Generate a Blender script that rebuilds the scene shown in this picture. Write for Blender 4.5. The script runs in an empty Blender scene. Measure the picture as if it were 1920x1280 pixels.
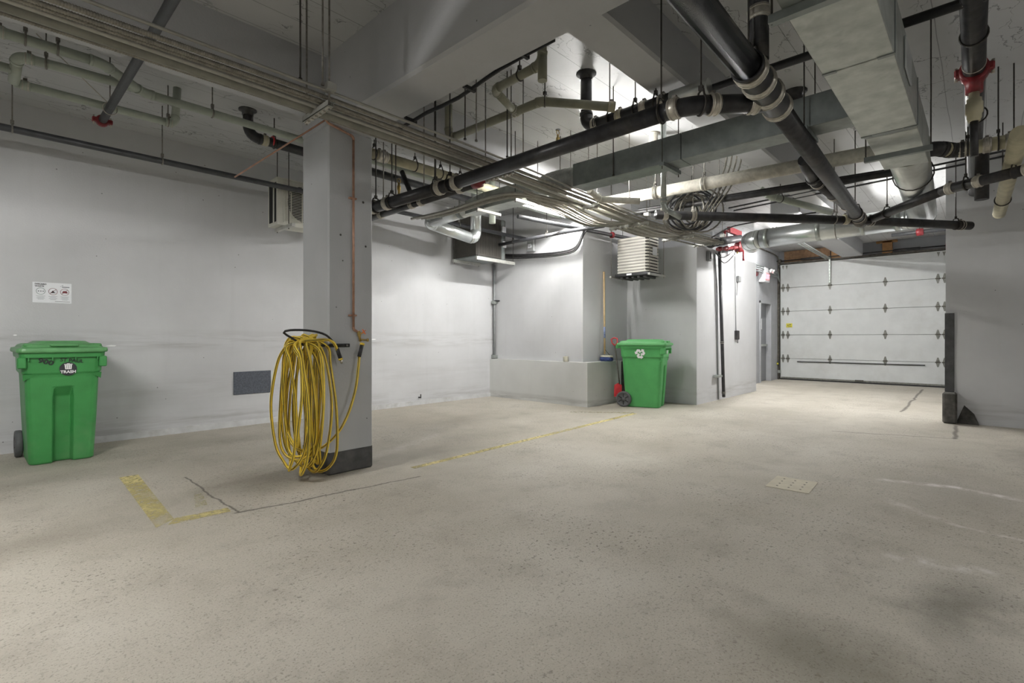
import bpy, math, random
from mathutils import Vector, Matrix
random.seed(7)
PI = math.pi
scene = bpy.context.scene
col = scene.collection

# ---------------------------------------------------------------- camera
# world axes: x runs along the left wall towards the garage door, y towards the left wall
FPX, CXP, HYP, EYE = 941.0, 960.0, 632.0, 1.17
YAW = math.atan2(1846 - CXP, FPX)
cam_d = bpy.data.cameras.new('camera')
cam_d.sensor_width = 36.0
cam_d.lens = 36.0 * FPX / 1920.0
cam_d.shift_y = -8.0 / 1920.0
cam_d.clip_start, cam_d.clip_end = 0.05, 60
cam = bpy.data.objects.new('camera', cam_d)
col.objects.link(cam)
cam.location = (0, 0, EYE)
cam.rotation_euler = (PI / 2, 0, YAW - PI / 2)
scene.camera = cam

# ---------------------------------------------------------------- world and exposure (closed room, no sky in view)
w = bpy.data.worlds.new('world')
scene.world = w
w.use_nodes = True
w.node_tree.nodes['Background'].inputs[0].default_value = (0.55, 0.57, 0.6, 1)
w.node_tree.nodes['Background'].inputs[1].default_value = 0.25
scene.view_settings.view_transform = 'Standard'
scene.view_settings.look = 'None'
scene.view_settings.gamma = 1
scene.view_settings.use_curve_mapping = False
scene.view_settings.exposure = 1.5
scene.cycles.max_bounces = 6
scene.cycles.diffuse_bounces = 3
scene.cycles.glossy_bounces = 3
scene.cycles.transparent_max_bounces = 6
TUBE_POWER = 250.0      # emission strength of the fluorescent tubes, used by every light fitting

# ---------------------------------------------------------------- survey helpers: a sight line of the photo met with a known plane
_cA, _sA = math.cos(YAW), math.sin(YAW)
def _ray(px, py):
    r = (px - CXP) / FPX
    return (_cA + r * _sA, _sA - r * _cA, (HYP - py) / FPX)
def SZ(px, py, z):
    d = _ray(px, py); t = (z - EYE) / d[2]
    return Vector((t * d[0], t * d[1], z))
def SY(px, py, y):
    d = _ray(px, py); t = y / d[1]
    return Vector((t * d[0], y, EYE + t * d[2]))
def SX(px, py, x):
    d = _ray(px, py); t = x / d[0]
    return Vector((x, t * d[1], EYE + t * d[2]))

# ---------------------------------------------------------------- materials
def _nt(name):
    m = bpy.data.materials.new(name); m.use_nodes = True
    nt = m.node_tree
    return m, nt, nt.nodes['Principled BSDF']
def N(nt, typ, **kw):
    n = nt.nodes.new(typ)
    for k, v in kw.items():
        if k.startswith('i_'):
            key = k[2:]
            n.inputs[int(key) if key.isdigit() else key.replace('_', ' ')].default_value = v
        else:
            setattr(n, k, v)
    return n
def L(nt, a, b): nt.links.new(a, b)
def math_(nt, op, a, b=None, c=None, clamp=False):
    n = N(nt, 'ShaderNodeMath', operation=op, use_clamp=clamp)
    for i, v in enumerate((a, b, c)):
        if v is None: continue
        if isinstance(v, (int, float)): n.inputs[i].default_value = v
        else: L(nt, v, n.inputs[i])
    return n.outputs[0]
def mixc(nt, fac, a, b):
    n = N(nt, 'ShaderNodeMix', data_type='RGBA')
    for sock, v in ((n.inputs[0], fac), (n.inputs[6], a), (n.inputs[7], b)):
        if isinstance(v, (int, float)): sock.default_value = v
        elif isinstance(v, tuple): sock.default_value = v if len(v) == 4 else (*v, 1)
        else: L(nt, v, sock)
    return n.outputs[2]
def ramp(nt, fac, a, b):
    n = N(nt, 'ShaderNodeMapRange', clamp=True)
    L(nt, fac, n.inputs[0]); n.inputs[1].default_value = a; n.inputs[2].default_value = b
    return n.outputs[0]
def coords(nt): return N(nt, 'ShaderNodeTexCoord').outputs['Object']
def noise(nt, vec, scale, detail=4, rough=0.55, dist=0.0):
    n = N(nt, 'ShaderNodeTexNoise', i_Scale=scale, i_Detail=detail, i_Roughness=rough, i_Distortion=dist)
    L(nt, vec, n.inputs['Vector']); return n.outputs['Fac']
def vscale(nt, vec, s):
    n = N(nt, 'ShaderNodeVectorMath', operation='MULTIPLY'); L(nt, vec, n.inputs[0]); n.inputs[1].default_value = s
    return n.outputs[0]
def bump(nt, bsdf, h, strength=0.3, dist=0.01):
    b = N(nt, 'ShaderNodeBump', i_Strength=strength, i_Distance=dist)
    L(nt, h, b.inputs['Height']); L(nt, b.outputs[0], bsdf.inputs['Normal'])
def c3(h):
    f = lambda v: ((v / 255) / 12.92 if v / 255 <= 0.04045 else ((v / 255 + 0.055) / 1.055) ** 2.4)
    return tuple(f(int(h[i:i + 2], 16)) for i in (0, 2, 4))
def plain(name, color, rough=0.5, metal=0.0, var=0.12, vs=12.0, bmp=0.0, spec=0.5, dirt=None):
    m, nt, b = _nt(name)
    co = coords(nt)
    nz = noise(nt, co, vs, 3)
    dark = tuple(max(0, v * (1 - var * 2.2)) for v in color); lite = tuple(min(1, v * (1 + var)) for v in color)
    c = mixc(nt, ramp(nt, nz, 0.25, 0.75), dark, lite)
    if dirt:
        n2 = noise(nt, co, vs * 0.35, 4, 0.7)
        c = mixc(nt, math_(nt, 'MULTIPLY', ramp(nt, n2, 0.52, 0.75), dirt[1]), c, dirt[0])
    L(nt, c, b.inputs['Base Color'])
    b.inputs['Roughness'].default_value = rough; b.inputs['Metallic'].default_value = metal
    b.inputs['Specular IOR Level'].default_value = spec
    if bmp: bump(nt, b, noise(nt, co, vs * 6, 2), bmp, 0.004)
    return m
def emit(name, color, s):
    m, nt, b = _nt(name)
    b.inputs['Base Color'].default_value = (*color, 1)
    b.inputs['Emission Color'].default_value = (*color, 1); b.inputs['Emission Strength'].default_value = s
    return m

def concrete_paint(name, base, chips=0.5, board=None, smudge=None, streak=False, dark=(0.10, 0.10, 0.10)):
    """painted concrete: faint mottling, pits, flaked white chips; board = formwork board width across y"""
    m, nt, b = _nt(name)
    co = coords(nt)
    c = mixc(nt, ramp(nt, noise(nt, co, 1.1, 4, 0.6), 0.3, 0.75), tuple(v * 0.90 for v in base), tuple(v * 1.04 for v in base))
    c = mixc(nt, math_(nt, 'MULTIPLY', ramp(nt, noise(nt, vscale(nt, co, (9, 9, 0.7)), 1.0, 5, 0.6), 0.55, 0.8), 0.16), c, tuple(v * 0.72 for v in base))
    # pits
    vor = N(nt, 'ShaderNodeTexVoronoi', i_Scale=7.0); L(nt, co, vor.inputs['Vector'])
    pit = math_(nt, 'MULTIPLY', math_(nt, 'LESS_THAN', vor.outputs['Distance'], 0.045), math_(nt, 'GREATER_THAN', noise(nt, co, 1.7, 3), 0.5))
    c = mixc(nt, math_(nt, 'MULTIPLY', pit, 0.75), c, dark)
    # flaked chips
    ch = ramp(nt, noise(nt, co, 9.0, 5, 0.8), 0.735, 0.75)
    ch = math_(nt, 'MULTIPLY', ch, ramp(nt, noise(nt, co, 1.3, 2), 0.5, 0.62))
    c = mixc(nt, math_(nt, 'MULTIPLY', ch, chips), c, (0.86, 0.86, 0.84))
    h = noise(nt, co, 60, 2)
    if board:
        sep = N(nt, 'ShaderNodeSeparateXYZ'); L(nt, co, sep.inputs[0])
        yy = math_(nt, 'ADD', sep.outputs['Y'], math_(nt, 'MULTIPLY', noise(nt, vscale(nt, co, (0.5, 1, 1)), 2.0, 2), 0.03))
        fr = math_(nt, 'FRACT', math_(nt, 'DIVIDE', yy, board))
        ln = math_(nt, 'LESS_THAN', fr, 0.022)
        c = mixc(nt, math_(nt, 'MULTIPLY', ln, 0.6), c, dark)
        crk = N(nt, 'ShaderNodeTexVoronoi', feature='DISTANCE_TO_EDGE', i_Scale=2.2)
        nn = N(nt, 'ShaderNodeTexNoise', i_Scale=5.0, i_Detail=5.0); L(nt, co, nn.inputs['Vector'])
        add = N(nt, 'ShaderNodeVectorMath', operation='MULTIPLY_ADD'); L(nt, nn.outputs['Color'], add.inputs[0])
        add.inputs[1].default_value = (0.5, 0.35, 0.2); L(nt, co, add.inputs[2])
        L(nt, vscale(nt, add.outputs[0], (1.0, 3.2, 1.0)), crk.inputs['Vector'])
        ck = math_(nt, 'MULTIPLY', math_(nt, 'LESS_THAN', crk.outputs['Distance'], 0.014), ramp(nt, noise(nt, co, 2.0, 3), 0.5, 0.56))
        c = mixc(nt, math_(nt, 'MULTIPLY', ck, 0.65), c, dark)
    if smudge:
        sep = N(nt, 'ShaderNodeSeparateXYZ'); L(nt, co, sep.inputs[0])
        for zc, hw, amt in smudge:
            band = math_(nt, 'SUBTRACT', 1.0, math_(nt, 'DIVIDE', math_(nt, 'ABSOLUTE', math_(nt, 'SUBTRACT', sep.outputs['Z'], zc)), hw), clamp=True)
            nz = ramp(nt, noise(nt, vscale(nt, co, (1.2, 1.2, 14)), 1.0, 5, 0.65), 0.42, 0.68)
            c = mixc(nt, math_(nt, 'MULTIPLY', math_(nt, 'MULTIPLY', band, nz), amt), c, (0.22, 0.21, 0.20))
    L(nt, c, b.inputs['Base Color'])
    b.inputs['Roughness'].default_value = 0.62
    bump(nt, b, h, 0.25, 0.004)
    return m

WALLC = c3('c6c7c9')
M = {}
M['wall'] = concrete_paint('wall_paint', WALLC, 0.7, smudge=[(1.12, 0.16, 0.55), (0.14, 0.16, 0.5), (0.55, 0.3, 0.18)])
M['wall2'] = concrete_paint('wall_paint_clean', WALLC, 0.4, smudge=[(0.16, 0.2, 0.45)])
M['ceiling'] = concrete_paint('ceiling_paint', c3('bcbdbe'), 0.3, board=0.29)
M['beam'] = concrete_paint('beam_paint', c3('b4b5b7'), 0.9)
M['column'] = concrete_paint('column_paint', c3('b6b8ba'), 0.5)
M['ledge'] = concrete_paint('ledge_paint', c3('d3d4d2'), 0.8, smudge=[(0.03, 0.12, 0.8)])
M['basepaint'] = plain('charcoal_base_paint', c3('4a4a4b'), 0.7, var=0.2, vs=9, bmp=0.2, dirt=(c3('6f6d68'), 0.6))
M['white_kerb'] = plain('kerb_white', c3('c9cacb'), 0.6, var=0.08, vs=7, dirt=(c3('8a857b'), 0.6))

def floor_material():
    m, nt, b = _nt('floor_concrete')
    co = coords(nt)
    base = mixc(nt, ramp(nt, noise(nt, co, 0.55, 4, 0.6), 0.35, 0.7), c3('aca699'), c3('c5c0b5'))
    base = mixc(nt, math_(nt, 'MULTIPLY', ramp(nt, noise(nt, co, 3.0, 4, 0.7), 0.5, 0.72), 0.38), base, c3('8d867b'))
    # fine aggregate speckle, two sizes
    patchy = ramp(nt, noise(nt, co, 0.9, 4, 0.6), 0.36, 0.62)
    sp = ramp(nt, noise(nt, co, 42, 3, 0.6), 0.585, 0.66)
    base = mixc(nt, math_(nt, 'MULTIPLY', math_(nt, 'MULTIPLY', sp, patchy), 0.85), base, c3('625a50'))
    sp2 = ramp(nt, noise(nt, co, 110, 2, 0.6), 0.56, 0.68)
    base = mixc(nt, math_(nt, 'MULTIPLY', sp2, 0.62), base, c3('766e63'))
    sp3 = ramp(nt, noise(nt, co, 75, 2, 0.6), 0.6, 0.72)
    base = mixc(nt, math_(nt, 'MULTIPLY', sp3, 0.35), base, c3('d6d1c8'))
    # warped position for stains and cracks
    nn = N(nt, 'ShaderNodeTexNoise', i_Scale=1.6, i_Detail=6.0, i_Roughness=0.65); L(nt, co, nn.inputs['Vector'])
    sub = N(nt, 'ShaderNodeVectorMath', operation='SUBTRACT'); L(nt, nn.outputs['Color'], sub.inputs[0]); sub.inputs[1].default_value = (0.5, 0.5, 0.5)
    def warp(a):
        n = N(nt, 'ShaderNodeVectorMath', operation='MULTIPLY_ADD'); L(nt, sub.outputs[0], n.inputs[0]); n.inputs[1].default_value = (a, a, 0); L(nt, co, n.inputs[2])
        return n.outputs[0]
    wl, ws = warp(0.75), warp(0.15)
    def ell(cx, cy, rx, ry, soft, vec):
        s = N(nt, 'ShaderNodeVectorMath', operation='SUBTRACT'); L(nt, vec, s.inputs[0]); s.inputs[1].default_value = (cx, cy, 0)
        k = N(nt, 'ShaderNodeVectorMath', operation='MULTIPLY'); L(nt, s.outputs[0], k.inputs[0]); k.inputs[1].default_value = (1 / rx, 1 / ry, 0)
        ln = N(nt, 'ShaderNodeVectorMath', operation='LENGTH'); L(nt, k.outputs[0], ln.inputs[0])
        return ramp(nt, ln.outputs['Value'], 1.0, soft)
    def seg(a, bb, wd, vec, soft=0.3):
        A, B = Vector((*a, 0)), Vector((*bb, 0)); D = B - A
        s = N(nt, 'ShaderNodeVectorMath', operation='SUBTRACT'); L(nt, vec, s.inputs[0]); s.inputs[1].default_value = A
        z0 = N(nt, 'ShaderNodeVectorMath', operation='MULTIPLY'); L(nt, s.outputs[0], z0.inputs[0]); z0.inputs[1].default_value = (1, 1, 0)
        dt = N(nt, 'ShaderNodeVectorMath', operation='DOT_PRODUCT'); L(nt, z0.outputs[0], dt.inputs[0]); dt.inputs[1].default_value = D / D.length_squared
        t = math_(nt, 'MULTIPLY', dt.outputs['Value'], 1.0, clamp=True)
        pr = N(nt, 'ShaderNodeVectorMath', operation='SCALE'); pr.inputs[0].default_value = D; L(nt, t, pr.inputs['Scale'])
        df = N(nt, 'ShaderNodeVectorMath', operation='DISTANCE'); L(nt, z0.outputs[0], df.inputs[0]); L(nt, pr.outputs[0], df.inputs[1])
        return ramp(nt, df.outputs['Value'], wd, wd * soft)
    # oil and damp stains (shapes of their own)
    for cx, cy, rx, ry, amt, colr in STAINS:
        base = mixc(nt, math_(nt, 'MULTIPLY', ell(cx, cy, rx, ry, 0.15, wl), amt), base, colr)
    # white lime streaks
    brk = ramp(nt, noise(nt, co, 8, 4, 0.7), 0.4, 0.62)
    for a, bb, wd, amt in LIME:
        base = mixc(nt, math_(nt, 'MULTIPLY', math_(nt, 'MULTIPLY', seg(a, bb, wd, ws, 0.1), brk), amt), base, c3('e6e2e0'))
    for a, bb, wd in CRACKS:
        base = mixc(nt, math_(nt, 'MULTIPLY', seg(a, bb, wd, ws), 0.7), base, c3('3a352f'))
    L(nt, base, b.inputs['Base Color'])
    r = N(nt, 'ShaderNodeMapRange'); L(nt, noise(nt, co, 2.0, 4), r.inputs[0]); r.inputs[3].default_value = 0.62; r.inputs[4].default_value = 0.86
    L(nt, r.outputs[0], b.inputs['Roughness'])
    bump(nt, b, noise(nt, co, 45, 3, 0.7), 0.45, 0.006)
    return m
f2 = lambda px, py: tuple(SZ(px, py, 0)[:2])
STAINS = [(1.75, 4.35, 0.75, 0.5, 0.55, c3('6d675a')), (3.0, 4.0, 0.9, 0.35, 0.35, c3('7a7367')), (0.3, 5.6, 1.0, 0.45, 0.35, c3('716a5f')),
          (0.55, 6.25, 0.7, 0.4, 0.4, c3('6a6459')), (2.0, 6.3, 1.2, 0.4, 0.3, c3('807869')), (2.15, 0.42, 0.36, 0.42, 0.5, c3('5a5546')),
          (1.9, -0.2, 0.75, 0.5, 0.6, c3('55524a')), (2.9, 0.05, 0.5, 0.25, 0.55, c3('4c4943')), (6.8, -0.6, 1.2, 0.5, 0.55, c3('6a655f')), (5.0, 0.1, 0.9, 0.5, 0.3, c3('77716a')),
          (4.6, 5.8, 1.3, 0.7, 0.3, c3('a2998b')), (0.15, 3.9, 0.8, 0.3, 0.3, c3('766f64')), (8.7, 0.2, 0.9, 0.4, 0.35, c3('7b746b'))]
LIME = [(f2(1660, 900), f2(1790, 912), 0.07, 0.75), (f2(1790, 912), f2(1925, 940), 0.06, 0.8), (f2(1660, 935), f2(1790, 985), 0.06, 0.4),
        (f2(1790, 985), f2(1925, 1015), 0.035, 0.6), (f2(1690, 1045), f2(1840, 1070), 0.09, 0.6), (f2(690, 860), f2(820, 815), 0.12, 0.3)]
CRACKS = [(f2(440, 962), f2(660, 918), 0.016), (f2(660, 918), f2(790, 892), 0.014), (f2(345, 895), f2(445, 960), 0.012), (f2(1560, 808), f2(1790, 822), 0.018),
          (f2(1790, 822), f2(1795, 798), 0.03), (f2(1690, 772), f2(1730, 730), 0.03)]
M['floor'] = floor_material()

def worn_paint(name, color, lo, hi):
    m, nt, b = _nt(name); co = coords(nt)
    b.inputs['Base Color'].default_value = (*color, 1); b.inputs['Roughness'].default_value = 0.7
    a = ramp(nt, noise(nt, co, 26, 5, 0.75), lo, hi)
    L(nt, math_(nt, 'MULTIPLY', a, ramp(nt, noise(nt, co, 1.7, 3), 0.25, 0.55)), b.inputs['Alpha'])
    return m
M['line'] = worn_paint('worn_yellow_paint', c3('d6c98c'), 0.36, 0.52)
M['line_faint'] = worn_paint('faint_yellow_paint', c3('cdc592'), 0.46, 0.7)

M['abs'] = plain('black_abs', c3('2d2d30'), 0.36, var=0.3, vs=14, dirt=(c3('5a564f'), 0.45))
M['abs_gloss'] = plain('glossy_black_iron', c3('202124'), 0.24, var=0.3, vs=30, bmp=0.35, dirt=(c3('55565a'), 0.6))
M['iron'] = plain('dark_iron', c3('3a3a3c'), 0.5, 0.2, var=0.25, vs=12, dirt=(c3('5b534c'), 0.5))
M['steel_black'] = plain('black_steel_pipe', c3('4a4b4e'), 0.45, 0.3, var=0.15, vs=10)
M['pvc'] = plain('grey_green_pvc', c3('a9b0a4'), 0.45, var=0.08, vs=8)
M['olive'] = plain('olive_pvc', c3('8f8e7c'), 0.5, var=0.1, vs=8)
M['cream'] = plain('cream_pipe', c3('bdb79c'), 0.5, var=0.12, vs=7, dirt=(c3('7f775f'), 0.5))
M['white_pipe'] = plain('chalky_white_pipe', c3('cfcbbf'), 0.7, var=0.12, vs=20, dirt=(c3('8c857a'), 0.5))
M['galv'] = plain('galvanised_steel', c3('b5bab6'), 0.42, 0.75, var=0.12, vs=9, dirt=(c3('6e716c'), 0.5))
M['galv_dark'] = plain('weathered_galvanised', c3('8d9392'), 0.5, 0.6, var=0.12, vs=9)
M['bright'] = plain('bright_spiral_duct', c3('d2d6d6'), 0.28, 0.85, var=0.06, vs=8)
M['clamp'] = plain('stainless_clamp', c3('c2bdb2'), 0.35, 0.6, var=0.12, vs=30)
M['rod'] = plain('threaded_rod', c3('8a8680'), 0.45, 0.6, var=0.2, vs=30)
M['rod_dark'] = plain('dark_rod', c3('45423e'), 0.5, 0.4, var=0.2, vs=30)
M['conduit'] = plain('emt_conduit', c3('a5a39b'), 0.4, 0.5, var=0.1, vs=12)
M['accable'] = plain('armoured_cable', c3('8e8a81'), 0.45, 0.45, var=0.15, vs=25)
M['bigconduit'] = plain('wide_grey_conduit', c3('84837a'), 0.5, 0.3, var=0.14, vs=8, dirt=(c3('77725f'), 0.5))
M['strut'] = plain('strut_channel', c3('c3c3be'), 0.4, 0.55, var=0.08, vs=15)
M['copper'] = plain('copper', c3('b58d77'), 0.35, 0.4, var=0.15, vs=20)
M['brass'] = plain('brass', c3('b39a5c'), 0.35, 0.8, var=0.15, vs=20)
M['black'] = plain('black_paint', c3('1c1c1e'), 0.45, var=0.2, vs=20)
M['rubber'] = plain('black_rubber', c3('2b2b2d'), 0.6, var=0.2, vs=20)
M['red'] = plain('red_cast_fitting', c3('86292f'), 0.4, var=0.2, vs=20)
M['pinkred'] = plain('red_plastic', c3('d0353c'), 0.4, var=0.1, vs=20)
M['hose'] = plain('yellow_hose', c3('f2d149'), 0.45, var=0.12, vs=9, dirt=(c3('b59b3a'), 0.5))
M['hose_stripe'] = plain('hose_black_stripe', c3('3b3524'), 0.5)
M['green'] = plain('green_cart_plastic', c3('3f8f4c'), 0.42, var=0.08, vs=5, bmp=0.08, dirt=(c3('6f9a6c'), 0.45))
M['green_lid'] = plain('green_lid_plastic', c3('5f9c63'), 0.42, var=0.1, vs=7, bmp=0.08, dirt=(c3('8fae85'), 0.6))
M['green2'] = plain('bright_green_cart_plastic', c3('4fa25b'), 0.42, var=0.06, vs=5, bmp=0.06)
M['green2_lid'] = plain('bright_green_lid_plastic', c3('62ab6a'), 0.42, var=0.06, vs=5)
M['wheel'] = plain('grey_wheel_plastic', c3('5d5e60'), 0.6, var=0.1, vs=15)
M['white'] = plain('white_print', c3('eeeeee'), 0.5, var=0.02)
M['ink'] = plain('dark_ink', c3('25262a'), 0.6, var=0.05)
M['greyink'] = plain('grey_ink', c3('8d9096'), 0.6, var=0.05)
M['redink'] = plain('dark_red_ink', c3('7a3038'), 0.6, var=0.05)
M['greenink'] = plain('green_ink', c3('5f7b70'), 0.6, var=0.05)
M['paper'] = plain('white_paper', c3('e9ebef'), 0.6, var=0.02)
M['sticker'] = plain('charcoal_sticker', c3('33363b'), 0.5, var=0.04)
M['yellow'] = plain('yellow_sticker', c3('d9d043'), 0.5, var=0.06)
M['panel'] = plain('charcoal_felt', c3('5b5f68'), 0.9, var=0.18, vs=60, bmp=0.3)
M['wood'] = plain('lumber', c3('a97f52'), 0.65, var=0.15, vs=6)
M['osb'] = plain('brown_osb', c3('8e6f52'), 0.8, var=0.2, vs=14)
M['handle_wood'] = plain('broom_wood', c3('cdb287'), 0.55, var=0.1, vs=10)
M['bristle'] = plain('blue_bristles', c3('3d4f86'), 0.85, var=0.3, vs=50, bmp=0.6)
M['acwhite'] = plain('ac_cream_white', c3('d3d2c8'), 0.5, var=0.06, vs=6)
M['acbeige'] = plain('condenser_beige', c3('d8d5cc'), 0.45, var=0.05, vs=6)
M['dark'] = plain('dark_cavity', c3('1f1f20'), 0.7, var=0.2)
M['acdark'] = plain('dark_brown_unit', c3('4b4843'), 0.55, 0.2, var=0.1, vs=8)
M['greyplastic'] = plain('grey_plastic', c3('8f9192'), 0.5, var=0.08)
M['doorpaint'] = plain('grey_door_paint', c3('85878b'), 0.5, var=0.05, vs=4)
M['frame'] = plain('door_frame_paint', c3('a9abaf'), 0.5, var=0.06, vs=4)
M['gdoor'] = plain('garage_door_white', c3('d8dbdb'), 0.5, var=0.04, vs=3, dirt=(c3('b3b3ae'), 0.4))
M['hinge'] = plain('dirty_hinge', c3('8b8c86'), 0.5, 0.5, var=0.2, vs=30)
M['grime'] = plain('grimy_track', c3('5f5b54'), 0.6, 0.3, var=0.3, vs=12, dirt=(c3('9b968c'), 0.5))
M['insul'] = plain('black_pipe_insulation', c3('2a2a2b'), 0.8, var=0.3, vs=18, bmp=0.3)
M['foil'] = plain('foil_flex_duct', c3('a7aaa8'), 0.4, 0.5, var=0.15, vs=14, bmp=0.5)
M['tube'] = emit('fluorescent_tube', (1.0, 0.985, 0.95), TUBE_POWER)
M['fixture'] = plain('light_fitting_white', c3('dcdcda'), 0.4, var=0.03)
M['exitred'] = emit('exit_sign_red', (1.0, 0.18, 0.22), 1.3)
M['cup'] = plain('concrete_core', c3('b8b5a6'), 0.8, var=0.1, vs=20)
M['kerb_dark'] = plain('dark_kerb', c3('55534f'), 0.8, var=0.3, vs=12, bmp=0.4, dirt=(c3('2f2d2b'), 0.6))

# ---------------------------------------------------------------- mesh builder
V = Vector
def frame_of(d):
    d = d.normalized()
    u = V((0, 0, 1)) if abs(d.z) < 0.95 else V((1, 0, 0))
    a = u.cross(d).normalized(); b = d.cross(a).normalized()
    return a, b
class MB:
    def __init__(s): s.v, s.f, s.sm = [], [], []
    def add(s, vs, fs, smooth=False):
        o = len(s.v); s.v += [V(p) for p in vs]
        for f in fs: s.f.append([i + o for i in f]); s.sm.append(smooth)
        return s
    def box(s, lo, hi, rot=None, bev=0.0):
        lo, hi = V(lo), V(hi)
        if bev:
            x0, y0, z0 = lo; x1, y1, z1 = hi; q = bev
            vs = []
            for z, ins in ((z0, q), (z0 + q, 0), (z1 - q, 0), (z1, q)):
                for x, y in ((x0 + q, y0 + ins), (x1 - q, y0 + ins), (x1 - ins, y0 + q), (x1 - ins, y1 - q), (x1 - q, y1 - ins), (x0 + q, y1 - ins), (x0 + ins, y1 - q), (x0 + ins, y0 + q)):
                    vs.append(V((x, y, z)))
            fs = [list(range(7, -1, -1)), list(range(24, 32))]
            for r in range(3):
                for i in range(8): fs.append([r * 8 + i, r * 8 + (i + 1) % 8, r * 8 + 8 + (i + 1) % 8, r * 8 + 8 + i])
        else:
            vs = [V((x, y, z)) for z in (lo.z, hi.z) for x, y in ((lo.x, lo.y), (hi.x, lo.y), (hi.x, hi.y), (lo.x, hi.y))]
            fs = [[3, 2, 1, 0], [4, 5, 6, 7], [0, 1, 5, 4], [1, 2, 6, 5], [2, 3, 7, 6], [3, 0, 4, 7]]
        if rot is not None:
            c = (lo + hi) / 2
            vs = [c + rot @ (p - c) for p in vs]
        return s.add(vs, fs)
    def tube(s, pts, r, n=12, caps=True, closed=False):
        pts = [V(p) for p in pts]
        rs = r if isinstance(r, (list, tuple)) else [r] * len(pts)
        m = len(pts); dirs = []
        for i in range(m):
            if closed: d = pts[(i + 1) % m] - pts[i - 1]
            else: d = pts[min(i + 1, m - 1)] - pts[max(i - 1, 0)]
            dirs.append(d.normalized())
        a, b = frame_of(dirs[0]); vs = []
        prev = dirs[0]
        for p, d, rr in zip(pts, dirs, rs):
            ax = prev.cross(d)
            if ax.length > 1e-7:
                q = Matrix.Rotation(prev.angle(d), 3, ax.normalized()); a = q @ a; b = q @ b
            prev = d
            for k in range(n):
                t = 2 * PI * k / n
                vs.append(p + (a * math.cos(t) + b * math.sin(t)) * rr)
        fs = []
        for i in range(m if closed else m - 1):
            j = (i + 1) % m
            for k in range(n): fs.append([i * n + k, i * n + (k + 1) % n, j * n + (k + 1) % n, j * n + k])
        s.add(vs, fs, True)
        if caps and not closed:
            o = len(s.v) - len(vs)
            s.f.append([o + k for k in range(n - 1, -1, -1)]); s.sm.append(False)
            s.f.append([o + (m - 1) * n + k for k in range(n)]); s.sm.append(False)
        return s
    def cyl(s, p0, p1, r, n=14, r1=None): return s.tube([p0, p1], [r, r if r1 is None else r1], n)
    def ring(s, c, axis, R, r, n=20, k=6, a0=0.0, a1=2 * PI):
        a, b = frame_of(V(axis)); full = abs(a1 - a0 - 2 * PI) < 1e-6
        m = n if full else n + 1
        return s.tube([V(c) + (a * math.cos(a0 + (a1 - a0) * i / n) + b * math.sin(a0 + (a1 - a0) * i / n)) * R for i in range(m)], r, k, closed=full)
    def lathe(s, c, axis, prof, n=20):
        c = V(c); ax = V(axis).normalized()
        pts = [c + ax * h for h, _ in prof]
        a, b = frame_of(ax); vs = []
        for p, (h, rr) in zip(pts, prof):
            for k in range(n):
                t = 2 * PI * k / n; vs.append(p + (a * math.cos(t) + b * math.sin(t)) * max(rr, 1e-4))
        fs = [[i * n + k, i * n + (k + 1) % n, (i + 1) * n + (k + 1) % n, (i + 1) * n + k] for i in range(len(prof) - 1) for k in range(n)]
        s.add(vs, fs, True)
        o = len(s.v) - len(vs); m = len(prof)
        s.f.append([o + k for k in range(n - 1, -1, -1)]); s.sm.append(False)
        s.f.append([o + (m - 1) * n + k for k in range(n)]); s.sm.append(False)
        return s
    def prism(s, poly, d):
        poly = [V(p) for p in poly]; d = V(d); n = len(poly)
        fs = [list(range(n - 1, -1, -1)), list(range(n, 2 * n))] + [[i, (i + 1) % n, n + (i + 1) % n, n + i] for i in range(n)]
        return s.add(poly + [p + d for p in poly], fs)
    def loft(s, rings, smooth=True, caps=True):
        n = len(rings[0]); vs = [V(p) for r in rings for p in r]
        fs = [[i * n + k, i * n + (k + 1) % n, (i + 1) * n + (k + 1) % n, (i + 1) * n + k] for i in range(len(rings) - 1) for k in range(n)]
        o = len(s.v); s.add(vs, fs, smooth)
        if caps:
            s.f.append([o + k for k in range(n - 1, -1, -1)]); s.sm.append(False)
            s.f.append([o + (len(rings) - 1) * n + k for k in range(n)]); s.sm.append(False)
        return s
    def build(s, name, m, parent=None, local=False):
        off = V((0, 0, 0))
        if parent is not None and not local:
            q = parent
            while q is not None: off += q.location; q = q.parent
        me = bpy.data.meshes.new(name)
        me.from_pydata([tuple(p - off) for p in s.v], [], s.f)
        me.polygons.foreach_set('use_smooth', s.sm)
        me.update()
        import bmesh
        bm = bmesh.new(); bm.from_mesh(me); bmesh.ops.recalc_face_normals(bm, faces=bm.faces); bm.to_mesh(me); bm.free()
        me.materials.append(M[m] if isinstance(m, str) else m)
        o = bpy.data.objects.new(name, me); col.objects.link(o)
        if parent is not None: o.parent = parent
        return o
def tag(o, label=None, cat=None, group=None, kind=None):
    if label: o['label'] = label
    if cat: o['category'] = cat
    if group: o['group'] = group
    if kind: o['kind'] = kind
    return o
def thing(name, label, cat, loc=(0, 0, 0), rz=0.0, group=None):
    e = bpy.data.objects.new(name, None); e.empty_display_size = 0.1; col.objects.link(e)
    e.location = loc; e.rotation_euler = (0, 0, rz)
    return tag(e, label, cat, group)
def struct(name, mb, m, label, parent=None):
    o = mb.build(name, m, parent)
    if parent is None: tag(o, label, None, None, 'structure')
    return o
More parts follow.
